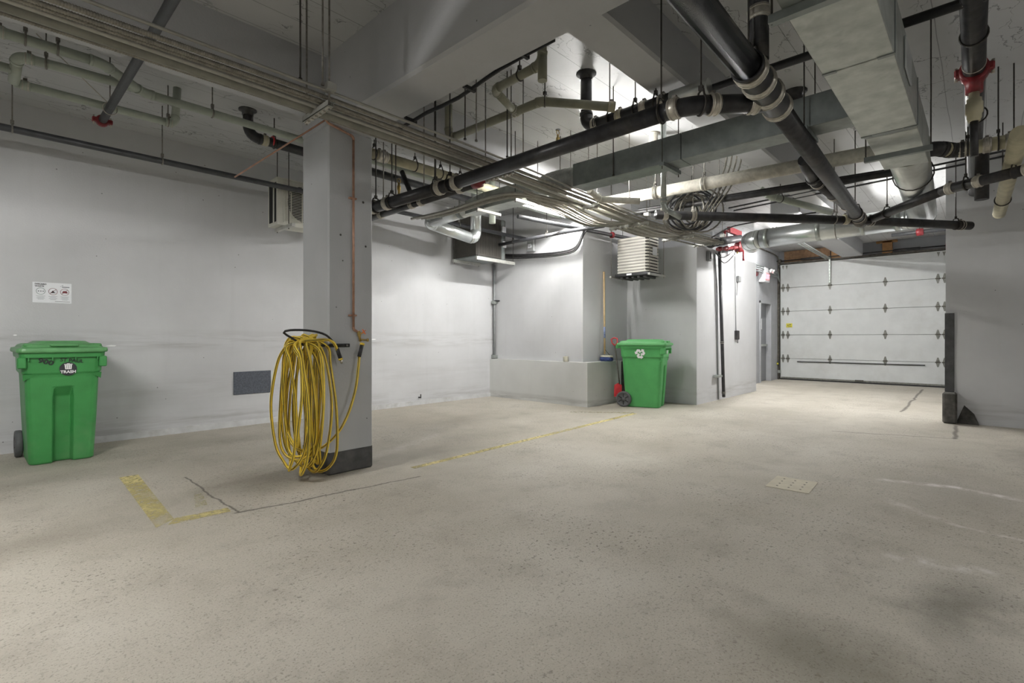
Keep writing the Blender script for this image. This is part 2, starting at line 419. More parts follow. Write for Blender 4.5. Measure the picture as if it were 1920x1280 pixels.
def text(body, size, m, parent, loc, rot, name='lettering', ext=0.0004, align='CENTER', sx=1.0, bold=0.0):
    cu = bpy.data.curves.new(name, 'FONT'); cu.body = body; cu.size = size; cu.extrude = ext; cu.align_x = align; cu.align_y = 'CENTER'; cu.offset = bold
    cu.materials.append(M[m]); o = bpy.data.objects.new(name, cu); col.objects.link(o)
    bpy.context.view_layer.update()
    me = bpy.data.meshes.new_from_object(o.evaluated_get(bpy.context.evaluated_depsgraph_get()))
    bpy.data.objects.remove(o); me.name = name
    if not me.materials: me.materials.append(M[m])
    o = bpy.data.objects.new(name, me); col.objects.link(o)
    o.parent = parent; o.location = loc; o.rotation_euler = rot; o.scale = (sx, 1, 1)
    return o

# ---------------------------------------------------------------- the room
CEIL, WY, GX = 3.55, 7.15, 15.3
XB, YB = -5.0, -5.5                      # unseen ends of the garage behind and beside the camera
struct('floor', MB().box((XB, YB, -0.2), (GX + 0.4, WY + 0.3, 0)), 'floor', 'worn beige concrete garage floor')
struct('ceiling', MB().box((XB, YB, CEIL), (GX + 0.4, WY + 0.3, CEIL + 0.25)), 'ceiling', 'board-marked grey concrete ceiling slab')
struct('wall_left', MB().box((XB, WY, 0), (9.0, WY + 0.25, CEIL)), 'wall', 'long pale grey wall along the left')
struct('baseboard_left', MB().box((0.85, WY - 0.02, 0), (7.0, WY, 0.075)), 'white_kerb', 'low white kerb at the foot of the left wall')
struct('wall_back', MB().box((XB - 0.25, YB, 0), (XB, WY + 0.25, CEIL)), 'wall2', 'grey end wall of the garage')
struct('wall_near', MB().box((XB, YB - 0.25, 0), (GX, YB, CEIL)), 'wall2', 'grey side wall of the garage')
# the stepped far side: wall above the ledge, recess, plant-room block, exit-door wall
struct('wall_corner', MB().box((7.05, 4.98, 0), (9.0, WY, CEIL)), 'wall2', 'pale grey wall above the concrete ledge')
struct('wall_recess', MB().box((8.5, 3.62, 0), (11.6, 4.98, 2.78)).box((9.0, 4.98, 0), (11.6, WY, 2.78)), 'wall2', 'pale grey block of wall behind the recycling cart')
struct('wall_exit', MB().box((11.55, 4.2, 0), (13.72, 4.45, CEIL)).box((14.62, 4.2, 0), (GX + 0.4, 4.45, CEIL)).box((13.72, 4.2, 2.08), (14.62, 4.45, CEIL)), 'frame', 'grey wall around the exit door')
struct('wall_upper', MB().box((11.3, 4.45, 2.78), (11.6, WY, CEIL)).box((9.0, 6.2, 2.78), (11.6, 6.4, CEIL)), 'wall2', 'upper wall over the plant room block')
struct('wall_right', MB().box((9.15, YB, 0), (GX + 0.3, 0.39, CEIL)), 'wall2', 'broad grey wall right of the garage door')
struct('wall_end', MB().box((GX + 0.08, 0.35, 3.19), (GX + 0.35, 4.25, CEIL)).box((GX + 0.12, 0.3, -0.1), (GX + 0.4, 4.3, 3.2)), 'doorpaint', 'dark header wall over the garage door')
struct('trim_1', MB().box((6.95, 4.82, 0), (7.07, WY, 0.745)).box((7.07, 4.82, 0), (8.02, 4.99, 0.745)), 'ledge', 'raised pale concrete ledge at the foot of the corner wall')
struct('trim_2', MB().box((8.02, 4.86, 0), (8.5, 4.99, 0.72)), 'kerb_dark', 'rough dark concrete patch behind the cart')

# beams and column
def beam(lo, hi, label, bev=0.02):
    return struct('beam', MB().box(lo, hi, bev=bev), 'beam', label)
beam((2.02, YB, 2.96), (2.39, 4.54, CEIL + 0.1), 'deep concrete beam crossing over the column')
beam((XB, 4.08, 3.18), (2.05, 4.54, CEIL + 0.1), 'shallow concrete beam running left from the column')
beam((2.37, 4.08, 3.18), (7.1, 4.54, CEIL + 0.1), 'shallow concrete beam running right from the column')
beam((2.37, 1.72, 3.18), (9.3, 2.02, CEIL + 0.1), 'concrete beam over the long drain pipe')
beam((9.2, 2.2, 3.2), (GX - 0.25, 2.65, CEIL + 0.1), 'pale beam ending above the garage door')
cl = struct('column', MB().box((2.02, 4.03, 0), (2.44, 4.52, 2.97), bev=0.012), 'column', 'square grey concrete column with dark painted base')
MB().box((2.017, 4.027, 0), (2.443, 4.523, 0.2), bev=0.012).build('base_paint', 'basepaint', cl)
for x, y, z, r in ((2.13, 4.028, 2.05, 0.010), (2.345, 4.028, 2.37, 0.012), (2.37, 4.028, 1.98, 0.010), (2.15, 4.028, 1.83, 0.007)):
    MB().lathe((x, y, z), (0, -1, 0), [(0, r), (0.001, r * 0.8)], 7).build('tie_hole', 'kerb_dark', cl)

# floor markings, cracks' neighbours and drain
def marking(pts, m, label):
    mb = MB(); n = len(pts)
    mb.prism([(x, y, 0.0006) for x, y in pts], (0, 0, 0.0012))
    return tag(mb.build('parking_line', m), label, 'floor marking')
marking([(0.745, 3.70), (0.86, 3.80), (0.93, 5.25), (0.80, 5.25)], 'line', 'worn yellow bay line running towards the green trash cart')
marking([(0.80, 3.70), (1.16, 3.69), (1.17, 3.78), (0.87, 3.81)], 'line', 'short yellow foot of the corner bay mark')
marking([(2.66, 3.69), (6.9, 3.87), (6.9, 3.95), (2.66, 3.76)], 'line', 'long faded yellow line from the column towards the ledge')
marking([(6.3, 4.70), (6.9, 3.9), (6.98, 3.96), (6.40, 4.74)], 'line_faint', 'short pale yellow line in front of the ledge corner')
marking([(1.02, 3.95), (1.10, 4.3), (1.15, 4.28), (1.09, 3.93)], 'line_faint', 'faint yellow ghost mark beside the corner bay mark')
dr = thing('floor_drain_cover', 'beige perforated drain plate set in the floor', 'drain cover', (*f2(1485, 908), 0), 0.05)
MB().box((-0.19, -0.15, 0.0), (0.19, 0.15, 0.004), bev=0.001).build('plate', plain('drain_beige', c3('c4bda9'), 0.7, var=0.06), dr, True)
for i in range(4):
    for j in range(3):
        MB().lathe((-0.12 + i * 0.08, -0.08 + j * 0.08, 0.0036), (0, 0, 1), [(0, 0.008), (0.0008, 0.008)], 8).build('hole', 'dark', dr, True)
# corner guard of the right wall
MB_ = MB().box((9.13, 0.3, 0.42), (9.16, 0.4, 1.5), bev=0.003)
tag(MB_.build('corner_guard', 'basepaint'), 'black steel corner guard on the edge of the right wall', 'corner guard')
tag(MB().box((9.0, 0.27, 0), (9.16, 0.42, 0.42), bev=0.02).prism([(9.14, 0.28, 0), (9.1, 0.05, 0), (9.15, 0.1, 0.14), (9.15, 0.2, 0.25)], (0.02, 0.01, 0)).build('concrete_kerb', 'kerb_dark'), 'dark chipped concrete kerb under the corner guard', 'kerb')

# ---------------------------------------------------------------- pipes
def fillet(pts, R):
    """straight pieces and bend arcs of a polyline"""
    pts = [V(p) for p in pts]; out = []; cur = pts[0]
    for i in range(1, len(pts) - 1):
        a, b, c = pts[i - 1], pts[i], pts[i + 1]
        d0, d1 = (b - a).normalized(), (c - b).normalized(); ang = d0.angle(d1)
        if ang < 0.06: continue
        t = min(R * math.tan(ang / 2), (b - cur).length * 0.8, (c - b).length * 0.45)
        p, q = b - d0 * t, b + d1 * t
        out.append(('s', [cur, p]))
        arc = []
        for k in range(7):
            s = k / 6; arc.append((p * (1 - s) ** 2 + b * 2 * s * (1 - s) + q * s ** 2))
        out.append(('b', arc)); cur = q
    out.append(('s', [cur, pts[-1]]))
    return out
def hanger(parent, p, d, r, z1=CEIL, rod='rod_dark', loop=True):
    h = MB().cyl(p + V((0, 0, r * 1.5 if loop else 0)), V((p.x, p.y, z1)), 0.0055, 6).build('hanger_rod', rod, parent)
    if loop:
        a = V((0, 0, 1)); b = V(d).cross(a).normalized()
        pts = [p + (a * math.cos(t) + b * math.sin(t)) * (r * 1.09 if abs(math.sin(t)) > 0.35 or math.cos(t) < 0 else r * 1.55) for t in [2 * PI * k / 18 for k in range(18)]]
        MB().tube(pts, 0.0065, 6, closed=True).build('hanger_loop', rod, h)
        MB().box(p + V((-0.012, -0.012, r * 1.5)), p + V((0.012, 0.012, r * 1.5 + 0.03))).build('hanger_nut', rod, h)
def coupling(parent, p, d, r, m='clamp', ln=0.06):
    d = V(d).normalized()
    c = MB().lathe(p - d * ln / 2, d, [(0, r * 1.07), (0.004, r * 1.13), (ln - 0.004, r * 1.13), (ln, r * 1.07)], 18).build('coupling', m, parent)
    for s in (-0.28, 0.28):
        MB().ring(p + d * ln * s, d, r * 1.135, 0.004, 18, 5).build('clamp_band', 'clamp', c)
    MB().box(p + V((-0.012, -0.012, r * 1.08)), p + V((0.012, 0.012, r * 1.08 + 0.02))).build('clamp_screw', 'rod', c)
def run(name, label, cat, pts, r, m, bend=None, coup=(), hang=(), cm='clamp', elbow=True, n=14, rod='rod_dark', cl=0.06, em=None, hz=CEIL, group=None):
    pts = [V(p) for p in pts]
    t = thing(name, label, cat, pts[0], group=group)
    for kind, pp in fillet(pts, bend or r * 3):
        if kind == 's':
            if (pp[1] - pp[0]).length > 1e-4: MB().cyl(pp[0], pp[1], r, n).build('straight_section', m, t)
        else:
            e = MB().tube(pp, r * (1.1 if elbow else 1.0), n).build('elbow', em or m, t)
            if elbow:
                for q, d in ((pp[0], pp[0] - pp[1]), (pp[-1], pp[-1] - pp[-2])):
                    MB().lathe(q, d, [(-r * 0.3, r * 1.16), (r * 0.28, r * 1.16)], n).build('elbow_collar', em or m, e)
    def at(i, f): return pts[i].lerp(pts[i + 1], f), (pts[i + 1] - pts[i])
    for i, f, *rest in coup:
        p, d = at(i, f); coupling(t, p, d, r, rest[0] if rest else cm, cl)
    for i, f, *rest in hang:
        p, d = at(i, f); hanger(t, p, d, r, rest[0] if rest else hz, rod)
    return t
def flange(parent, p, r, m='abs'):
    MB().lathe(p, (0, 0, -1), [(0, r * 1.75), (0.008, r * 1.75), (0.012, r * 1.1), (0.06, r * 1.1)], 18).build('ceiling_flange', m, parent)

# A: main black drain crossing the picture
run('drain_pipe', 'long black plastic drain pipe crossing in front of the cable bundle', 'pipe',
    [(2.66, 5.2, 2.46), (2.82, 3.4, 2.5), (2.84, 1.28, 2.53), (3.22, 0.96, 2.57)], 0.055, 'abs',
    coup=((0, 0.40), (0, 0.52), (0, 0.93), (1, 0.04), (1, 0.97), (2, 0.35), (2, 0.85)), hang=((0, 0.42), (0, 0.56), (0, 0.9), (1, 0.0), (1, 0.93), (2, 0.2)), bend=0.3, elbow=False)
r_ = run('drain_pipe', 'thinner black pipe with a red end cap under the long drain', 'pipe', [(2.92, 5.3, 2.46), (2.95, 3.2, 2.5)], 0.036, 'abs', coup=((0, 0.3), (0, 0.56), (0, 0.63), (0, 0.9)))
MB().lathe((2.95, 3.2, 2.5), (0.01, -1, 0.01), [(-0.03, 0.045), (0.05, 0.045), (0.06, 0.025), (0.09, 0.02)], 14).build('end_cap', 'red', r_)
# upper black branch with ceiling flange
r_ = run('drain_pipe', 'black pipe dropping from a ceiling flange behind the long drain', 'pipe', [(3.76, 2.62, CEIL), (3.76, 2.62, 3.06), (3.745, 1.58, 3.05)], 0.052, 'abs', coup=((0, 0.62), (1, 0.1), (1, 0.34, 'cream'), (1, 0.56), (1, 0.72)), hang=((1, 0.24), (1, 0.48), (1, 0.66)), bend=0.12)
flange(r_, V((3.76, 2.62, CEIL)), 0.052)
MB().cyl((3.748, 1.80, 3.052), (3.745, 1.50, 3.05), 0.058, 16).build('metal_sleeve', 'bright', r_)
# olive pvc
r_ = run('waste_pipe', 'olive plastic pipe bending past the ceiling towards the black flange pipe', 'pipe', [(3.3, 4.0, CEIL), (3.3, 4.0, 3.2), (3.32, 2.78, 3.2), (3.70, 2.28, 3.12)], 0.038, 'olive', bend=0.1, hang=((2, 0.05),), coup=((2, 0.95, 'cream'), (1, 0.75, 'olive')), rod='rod_dark')
r_ = run('waste_pipe', 'olive plastic branch pipe with a capped drop near the deep beam', 'pipe', [(2.88, 2.40, CEIL), (2.88, 2.40, 3.21), (2.90, 2.93, 3.2), (3.31, 3.08, 3.2)], 0.034, 'olive', bend=0.08, hang=((1, 0.45),), coup=((2, 0.9, 'olive'),))
MB().cyl((2.88, 2.40, 3.26), (2.88, 2.40, 3.08), 0.036, 14).build('cleanout_drop', 'olive', r_)
# black cable along the deep beam
mb = MB()
for k in range(3):
    pts = [SX(px, py, 2.47 + 0.012 * k) + V((0, 0, 0.008 * k)) for px, py in ((745, 245), (775, 228), (800, 213), (830, 200), (860, 185), (885, 168), (910, 150), (940, 130), (985, 105), (1040, 76))]
    mb.tube(pts, 0.008, 6)
cb_ = tag(mb.build('cable_bundle', 'rubber'), 'sagging black cables along the far edge of the deep beam', 'cable')
for px, py in ((775, 228), (885, 168), (985, 105)):
    q = SX(px, py, 2.47); MB().box((2.388, q.y - 0.012, q.z - 0.012), (2.5, q.y + 0.012, max(q.z + 0.012, 2.975))).build('cable_clip', 'rubber', cb_)

# B: big glossy drain going away on the right
B0, BW, B1 = V((0.5, 0.88, 2.62)), V((2.98, 0.92, 2.60)), V((7.25, 1.10, 2.60))
r_ = thing('drain_pipe', 'large glossy black drain pipe running away under the right ceiling', 'pipe', tuple(B0))
MB().cyl(B0, BW, 0.072, 18).build('straight_section', 'abs_gloss', r_)
MB().cyl(BW, B1, 0.063, 18).build('straight_section', 'iron', r_)
dB = (B1 - BW).normalized()
MB().lathe(BW - dB * 0.12, dB, [(0, 0.074), (0.02, 0.08), (0.5, 0.08), (0.56, 0.066)], 18).build('wye_fitting', 'abs', r_)
for s, rr in ((-0.14, 0.076), (0.02, 0.078), (0.2, 0.078), (0.42, 0.074)):
    coupling(r_, BW + dB * s, dB, rr, 'clamp', 0.055)
MB().ring(BW - dB * 0.2, dB, 0.078, 0.008, 20).build('rim', 'iron', r_)
for s in (4.0, 4.22):
    coupling(r_, BW + dB * s, dB, 0.062, 'iron', 0.05)
for s in (-0.18, 0.1, 3.95): hanger(r_, BW + dB * s, dB, 0.066)
r_ = run('drain_riser', 'vertical black riser dropping into the large glossy drain', 'pipe', [(2.88, 0.885, CEIL), (2.88, 0.885, 2.66)], 0.05, 'abs', coup=((0, 0.72),), cl=0.07)
# old stub beside it
r_ = run('drain_stub', 'rusty capped drain stub hanging beside the large drain', 'pipe', [SZ(1508, 300, 2.66), SZ(1524, 335, 2.6), SZ(1600, 395, 2.6)], 0.05, 'iron', coup=((1, 0.1), (1, 0.45), (1, 0.8)), cm='iron', bend=0.1)

# black sprinkler line near the ceiling on the right
run('sprinkler_pipe', 'straight black sprinkler pipe close under the ceiling behind the metal duct', 'pipe', [(3.90, 2.4, 3.1), (3.90, -3.0, 3.1)], 0.03, 'black', hang=((0, 0.35), (0, 0.6)))
# C: black main with red clamp at upper right
C0, C1 = V((1.5, 0.02, 3.12)), V((9.15, 0.10, 3.12))
r_ = run('sprinkler_main', 'thick black main with a red clamp tee at upper right', 'pipe', [C0, C1], 0.064, 'abs', n=18)
cx = 5.0; cp = V((cx, 0.055, 3.12))
e = MB().lathe(cp - V((0.05, 0, 0)), (1, 0, 0), [(0, 0.068), (0.0, 0.085), (0.1, 0.085), (0.1, 0.068)], 20).build('clamp_tee', 'red', r_)
for s in (-1, 1):
    MB().box(cp + V((-0.045, s * 0.08 - 0.03, -0.03)), cp + V((0.045, s * 0.08 + 0.03, 0.03)), bev=0.01).build('clamp_ear', 'red', e)
    MB().cyl(cp + V((0, s * 0.10, -0.05)), cp + V((0, s * 0.10, 0.05)), 0.011, 8).build('clamp_bolt', 'clamp', e)
MB().lathe(cp, (0, 0, -1), [(0.05, 0.07), (0.1, 0.05), (0.16, 0.05)], 16).build('outlet', 'red', e)
MB().ring(cp - V((0.13, 0, 0)), (1, 0, 0), 0.064, 0.004, 20).build('paint_ring', 'clamp', r_)
MB().lathe(cp, (0, 0, -1), [(0.15, 0.03), (0.2, 0.03), (0.205, 0.043), (0.23, 0.043), (0.235, 0.05), (0.31, 0.05), (0.315, 0.042), (0.35, 0.042), (0.355, 0.036), (0.37, 0.036)], 16).build('reducer_coupling', 'cream', r_)
MB().cyl(cp + V((0, 0, -0.36)), cp + V((0.02, 0, -0.62)), 0.024, 12).build('drop_pipe', 'iron', r_)
for x in (4.4, 6.0): hanger(r_, V((x, 0.05, 3.12)), (1, 0, 0), 0.064)
# R2 cream run at right
R2 = run('waste_pipe', 'stained cream drain pipe turning below the thick black main', 'pipe', [(6.3, 0.62, 2.92), (5.98, 0.34, 2.9), (6.14, 0.2, 2.88), (6.2, -1.6, 2.86)], 0.06, 'cream', bend=0.12, coup=((0, 0.5), (2, 0.03), (2, 0.12, 'clamp'), (2, 0.2, 'clamp')), hang=((2, 0.05), (2, 0.16)), em='iron')
run('waste_pipe', 'pale cream pipe slanting down at the right edge by the grey wall', 'pipe', [(5.5, -0.20, 2.74), (8.55, -0.13, 2.68)], 0.062, 'cream', hang=((0, 0.75),))
MB_ = None
# R1 black from the wye to the right
run('drain_pipe', 'black pipe rising to the right edge from the far drain junction', 'pipe', [(7.42, 1.0, 2.6), (6.42, 0.27, 2.6), (6.1, -0.3, 2.6), (6.0, -2.4, 2.62)], 0.047, 'iron', bend=0.25, elbow=False, coup=((1, 0.05, 'white_pipe'), (1, 0.4), (1, 0.95)), hang=((0, 0.25), (1, 0.25), (1, 0.8)))
# D: level black pipes at the junction
run('drain_pipe', 'black drain pipe running level across to the far junction', 'pipe', [(5.42, 2.80, 2.6), (7.1, 1.27, 2.59), (7.4, 1.02, 2.58)], 0.052, 'iron', coup=((0, 0.05), (0, 0.2), (1, 0.2, 'cream')), hang=((0, 0.2), (0, 0.97)), rod='rod')
run('drain_pipe', 'black pipe with a capped end in front of the right wall', 'pipe', [(7.52, 1.02, 2.6), (8.6, 0.13, 2.58)], 0.052, 'iron', coup=((0, 0.0, 'iron'), (0, 0.9, 'iron')), hang=((0, 0.85),))
r_ = thing('drain_junction', 'banded black wye joining the far drain pipes', 'pipe fitting', (7.38, 1.06, 2.6))
MB().lathe((7.2, 1.10, 2.6), dB, [(0, 0.066), (0.02, 0.075), (0.3, 0.075), (0.32, 0.06)], 18).build('body', 'iron', r_)
for s in (0.03, 0.1, 0.18): MB().ring(V((7.2, 1.1, 2.6)) + dB * s, dB, 0.077, 0.007, 20).build('clamp_band', 'rod', r_)
# white chalky pipe and black companion
run('water_main', 'chalky white insulated pipe under the long metal duct', 'pipe', [(5.36, 3.6, 2.86), (5.62, 0.66, 2.86)], 0.066, 'white_pipe', coup=((0, 0.46, 'white_pipe'), (0, 0.27, 'white_pipe')), hang=((0, 0.46), (0, 0.27), (0, 0.78)), rod='rod')
run('water_main', 'short pale pipe joining the chalky white pipe by the lamp', 'pipe', [SZ(1105, 357, 2.75), SZ(1125, 374, 2.7), SZ(1200, 377, 2.66)], 0.034, 'white_pipe', bend=0.06)
run('sprinkler_pipe', 'slim black pipe below the chalky white pipe', 'pipe', [(5.9, 3.5, 2.80), (6.22, 0.64, 2.80)], 0.034, 'iron', hang=((0, 0.2), (0, 0.42)), rod='rod')
run('sprinkler_pipe', 'second slim black pipe beside the coiled cables', 'pipe', [(6.1, 3.4, 2.88), (6.44, 0.64, 2.88)], 0.026, 'black')
run('conduit_drop', 'short steel vent pipe dropping below the long metal duct', 'pipe', [(4.62, 2.3, CEIL), (4.62, 2.3, 2.44), (4.78, 2.2, 2.36)], 0.027, 'galv', bend=0.07, coup=((0, 0.93),), cm='galv')
run('waste_pipe', 'pale grey pipe slanting towards the round silver duct', 'pipe', [SZ(1425, 355, 3.1), SZ(1445, 368, 3.0), SZ(1560, 398, 2.9)], 0.045, 'pvc', bend=0.1, hang=((1, 0.15),))
for i, yy in enumerate((0.0, 0.11)):
    run('conduit', ('upper' if i else 'lower') + ' thin conduit of the pair crossing behind the large drain', 'conduit', [(8.0 + yy * 2, 2.9, 3.18), (7.5 + yy * 2, -0.8, 3.18)], 0.012, 'steel_black')

# left side PVC and sprinkler
run('sprinkler_pipe', 'dark sprinkler pipe running along the left wall', 'pipe', [(-2.0, 6.16, 2.98), (6.9, 6.16, 2.98)], 0.031, 'steel_black', hang=((0, 0.247), (0, 0.37), (0, 0.62), (0, 0.82)), rod='rod')
r_ = run('sprinkler_pipe', 'dark pipe slanting down from top left with a red coupling', 'pipe', [(0.78, -1.0, 3.125), (0.765, 5.80, 3.125)], 0.031, 'steel_black')
e = MB().lathe((0.765, 5.78, 3.125), (0, 1, 0), [(0, 0.036), (0.005, 0.048), (0.055, 0.048), (0.06, 0.036)], 16).build('grooved_coupling', 'red', r_)
for s in (-1, 1):
    MB().box((0.765 + s * 0.055 - 0.018, 5.785, 3.105), (0.765 + s * 0.055 + 0.018, 5.835, 3.145), bev=0.006).build('coupling_ear', 'red', e)
    MB().cyl((0.765 + s * 0.06, 5.81, 3.085), (0.765 + s * 0.06, 5.81, 3.165), 0.007, 8).build('coupling_bolt', 'clamp', e)
MB().ring((0.765, 5.42, 3.115), (0, 1, 0.2), 0.05, 0.004, 18).build('hanger_ring', 'clamp', r_)
MB().cyl((0.745, 5.42, 3.165), (0.30, 5.30, 3.5), 0.004, 6).build('guy_wire', 'clamp', r_)
MB().cyl((0.765, 5.42, 3.165), (0.765, 5.42, CEIL), 0.005, 6).build('hanger_rod', 'rod', r_)
run('waste_pipe', 'grey-green plastic pipe stepping back below the left beam', 'pipe', [(-1.5, 5.0, 3.3), (0.66, 5.0, 3.3), (0.98, 5.34, 3.3), (7.0, 5.42, 3.28)], 0.037, 'pvc', bend=0.16, hang=((0, 0.8), (0, 0.88), (2, 0.09)), rod='rod', coup=((0, 0.74, 'pvc'),))
run('waste_pipe', 'grey-green plastic branch pipe joining from the left elbow', 'pipe', [(0.19, 5.62, 3.2), (0.20, 5.36, 3.31), (0.84, 5.28, 3.3), (0.98, 5.32, 3.3)], 0.036, 'pvc', bend=0.07, hang=((1, 0.25),), rod='rod', coup=((1, 0.1, 'pvc'),))
run('waste_pipe', 'lowest grey-green plastic pipe ending in an upturned elbow', 'pipe', [(0.19, 5.64, 3.2), (1.28, 5.62, 3.2), (1.30, 5.62, CEIL)], 0.034, 'pvc', bend=0.07, hang=((0, 0.95),), rod='rod', coup=((0, 0.06, 'pvc'), (0, 0.96, 'pvc')))
run('waste_pipe', 'short grey-green stub entering at the left edge', 'pipe', [(-0.8, 5.45, 3.25), (0.17, 5.50, 3.25)], 0.034, 'pvc')
r_ = run('drain_pipe', 'black plastic pipe with ceiling flange left of the column', 'pipe', [(1.93, 5.62, CEIL), (1.94, 5.62, 3.28), (5.2, 5.66, 3.24)], 0.05, 'abs', bend=0.12, coup=((1, 0.05, 'cream'),), hang=((1, 0.08),))
flange(r_, V((1.93, 5.62, CEIL)), 0.05)
MB().ring((2.18, 5.62, 3.29), (1, 0, 0), 0.05, 0.01, 16).build('red_tag', 'pinkred', r_)
r_ = run('waste_pipe', 'cream pipe with printed marks leaving the column to the right', 'pipe', [(2.5, 4.76, 3.13), (5.6, 4.76, 3.13)], 0.055, 'cream', coup=((0, 0.15), (0, 0.17)), hang=((0, 0.13), (0, 0.3), (0, 0.42), (0, 0.52)))
run('drain_pipe', 'black elbow pipe tucked behind the top of the column', 'pipe', [(2.62, 4.62, CEIL), (2.62, 4.66, 3.2), (2.5, 4.9, 3.1)], 0.05, 'abs')
run('cable_sleeve', 'black ribbed sleeve dropping from the ceiling right of the column', 'pipe', [SZ(752, 318, 3.3), SZ(770, 362, 2.9)], 0.03, 'insul')
run('waste_pipe', 'grey vertical pipe with ceiling flange near the silver elbow duct', 'pipe', [(5.35, 5.45, CEIL), (5.35, 5.45, 2.9)], 0.05, 'pvc')
# loose threaded rods
ROD_AT = ['left thin rod of the pair above the bundle in front of the column', 'right thin rod of the pair above the bundle in front of the column', 'left rod of the pair below the black cables of the deep beam', 'right rod of the pair below the black cables of the deep beam',
          'thin rod passing in front of the olive plastic pipe', 'bright thin rod just right of the olive plastic pipe', 'thin rod behind the blue-grey duct near its middle', 'thin rod above the fanned cables left of the white pipe',
          'rod nearest the right edge of the column', 'second rod from the right edge of the column', 'third rod from the right edge of the column', 'fourth rod right of the column above the long drain', 'fifth rod right of the column above the long drain']
for i, (px, py, zz) in enumerate(((563, 150, 2.74), (605, 160, 2.74), (872, 262, 2.78), (893, 265, 2.78), (951, 295, 2.78), (981, 300, 2.8), (1150, 330, 2.7), (1180, 372, 2.75), (705, 370, 2.6), (719, 372, 2.6), (742, 372, 2.6), (795, 350, 2.6), (815, 345, 2.6))):
    p = SZ(px, py, zz)
    tag(MB().cyl(p, (p.x, p.y, CEIL), 0.0055, 6).lathe(p, (0, 0, 1), [(0, 0.012), (0.012, 0.012)], 6).build('threaded_rod', 'rod' if i % 2 else 'rod_dark'), ROD_AT[i], 'threaded rod', 'threaded rods under the ceiling')

# ---------------------------------------------------------------- cable bundle on strut trapezes
def swept(ctrl, step=0.06):
    """smooth curve through control points"""
    P = [V(c) for c in ctrl]; P = [P[0] * 2 - P[1]] + P + [P[-1] * 2 - P[-2]]
    out = []
    for i in range(1, len(P) - 2):
        a, b, c, d = P[i - 1:i + 3]; n = max(2, int((c - b).length / step))
        for k in range(n):
            t = k / n
            out.append(0.5 * ((2 * b) + (c - a) * t + (2 * a - 5 * b + 4 * c - d) * t * t + (3 * b - a - 3 * c + d) * t ** 3))
    out.append(P[-2]); return out
def ribbed(pts, r, pitch=0.011, n=8):
    """armoured cable: the radius swells once per winding of the armour"""
    mb = MB(); q = []; rs = []
    L_ = 0.0
    for a, b in zip(pts, pts[1:]):
        d = (b - a).length; m = max(1, int(d / (pitch / 3)))
        for k in range(m): q.append(a.lerp(b, k / m))
    for i in range(len(q)): rs.append(r * (1.0, 1.13, 0.9)[i % 3])
    return mb.tube(q, rs, n)
BZ = 2.68
def line(y0, z0, x0=-2.5, x1=8.3, wob=0.0, y1=None, y2=None):
    y1 = y0 if y1 is None else y1; y2 = y0 if y2 is None else y2
    xs = [x0, 0.0, 1.5, 3.2, 4.7, 5.9, 7.2, x1]
    cs = []
    for i, x in enumerate(xs):
        t = max(0, min(1, (x - 2.5) / 3.0)); u = max(0, min(1, (x - 6.0) / 2.3))
        y = y0 * (1 - t) + y1 * t; y = y * (1 - u) + y2 * u
        cs.append((x, y, z0 + (-0.012 if i % 2 else 0.0) * wob + 0.06 * max(0, (x - 6.8) / 1.5)))
    return cs
emt = [('conduit', 'thin steel conduit on the near edge of the cable bundle', 3.03, BZ + 0.05, 0.009, 3.2), ('conduit', 'bright steel conduit in the middle of the cable bundle', 3.165, BZ - 0.01, 0.015, 3.33)]
for nm, lb, y, z, r, ye in emt:
    o = MB().tube(swept(line(y, z, y1=ye, y2=ye - 0.05), 0.3), r, 10).build(nm, 'conduit'); tag(o, lb, 'conduit')
o = MB().tube(swept(line(3.235, BZ, y1=3.38, y2=3.3), 0.3), 0.036, 14).build('wide_conduit', 'bigconduit'); tag(o, 'wide dull grey conduit under the cable bundle', 'conduit')
ac = [('upper ribbed armoured cable along the near side of the bundle', 3.06, BZ + 0.02, 0.014), ('ribbed armoured cable second from the near side of the bundle', 3.088, BZ + 0.0, 0.012),
      ('ribbed armoured cable third from the near side of the bundle', 3.118, BZ - 0.002, 0.012), ('ribbed armoured cable along the far side of the bundle', 3.295, BZ - 0.005, 0.012)]
for k, (lb, y, z, r) in enumerate(ac):
    ye = y + 0.14 + (0.15 if k == 3 else 0)
    cs = swept(line(y, z, -0.6, 8.3, 1.0, ye, ye - 0.04), 0.1)
    o = ribbed(cs, r).build('armoured_cable', 'accable'); tag(o, lb, 'cable', 'armoured cables in the bundle')
# more cables join beyond the drain pipe
for k in range(9):
    y = 3.36 + 0.034 * k; jit = random.uniform(-0.02, 0.02)
    cs = [(3.85 + 0.03 * k, 3.46 + 0.02 * k, BZ - 0.01), (4.4, 3.32 + 0.034 * k, BZ - 0.05), (5.2, y + 0.03 + jit, BZ - 0.085 - 0.01 * (k % 3)), (5.9, y + 0.06, BZ - 0.01), (6.6, y - 0.02 - jit, BZ - 0.04), (7.2, y - 0.06 - 0.012 * k, BZ + 0.01), (8.0, 3.2 + 0.03 * k, BZ + 0.04), (8.45, 3.2 + 0.03 * k, BZ + 0.05)]
    o = MB().tube(swept(cs, 0.12), 0.0105 if k % 3 else 0.014, 8).build('cable', 'accable' if k % 3 else 'conduit')
    tag(o, ('first', 'second', 'third', 'fourth', 'fifth', 'sixth', 'seventh', 'eighth', 'ninth')[k] + ' pale cable from the near side in the fanned far bundle', 'cable', 'cables of the far bundle')
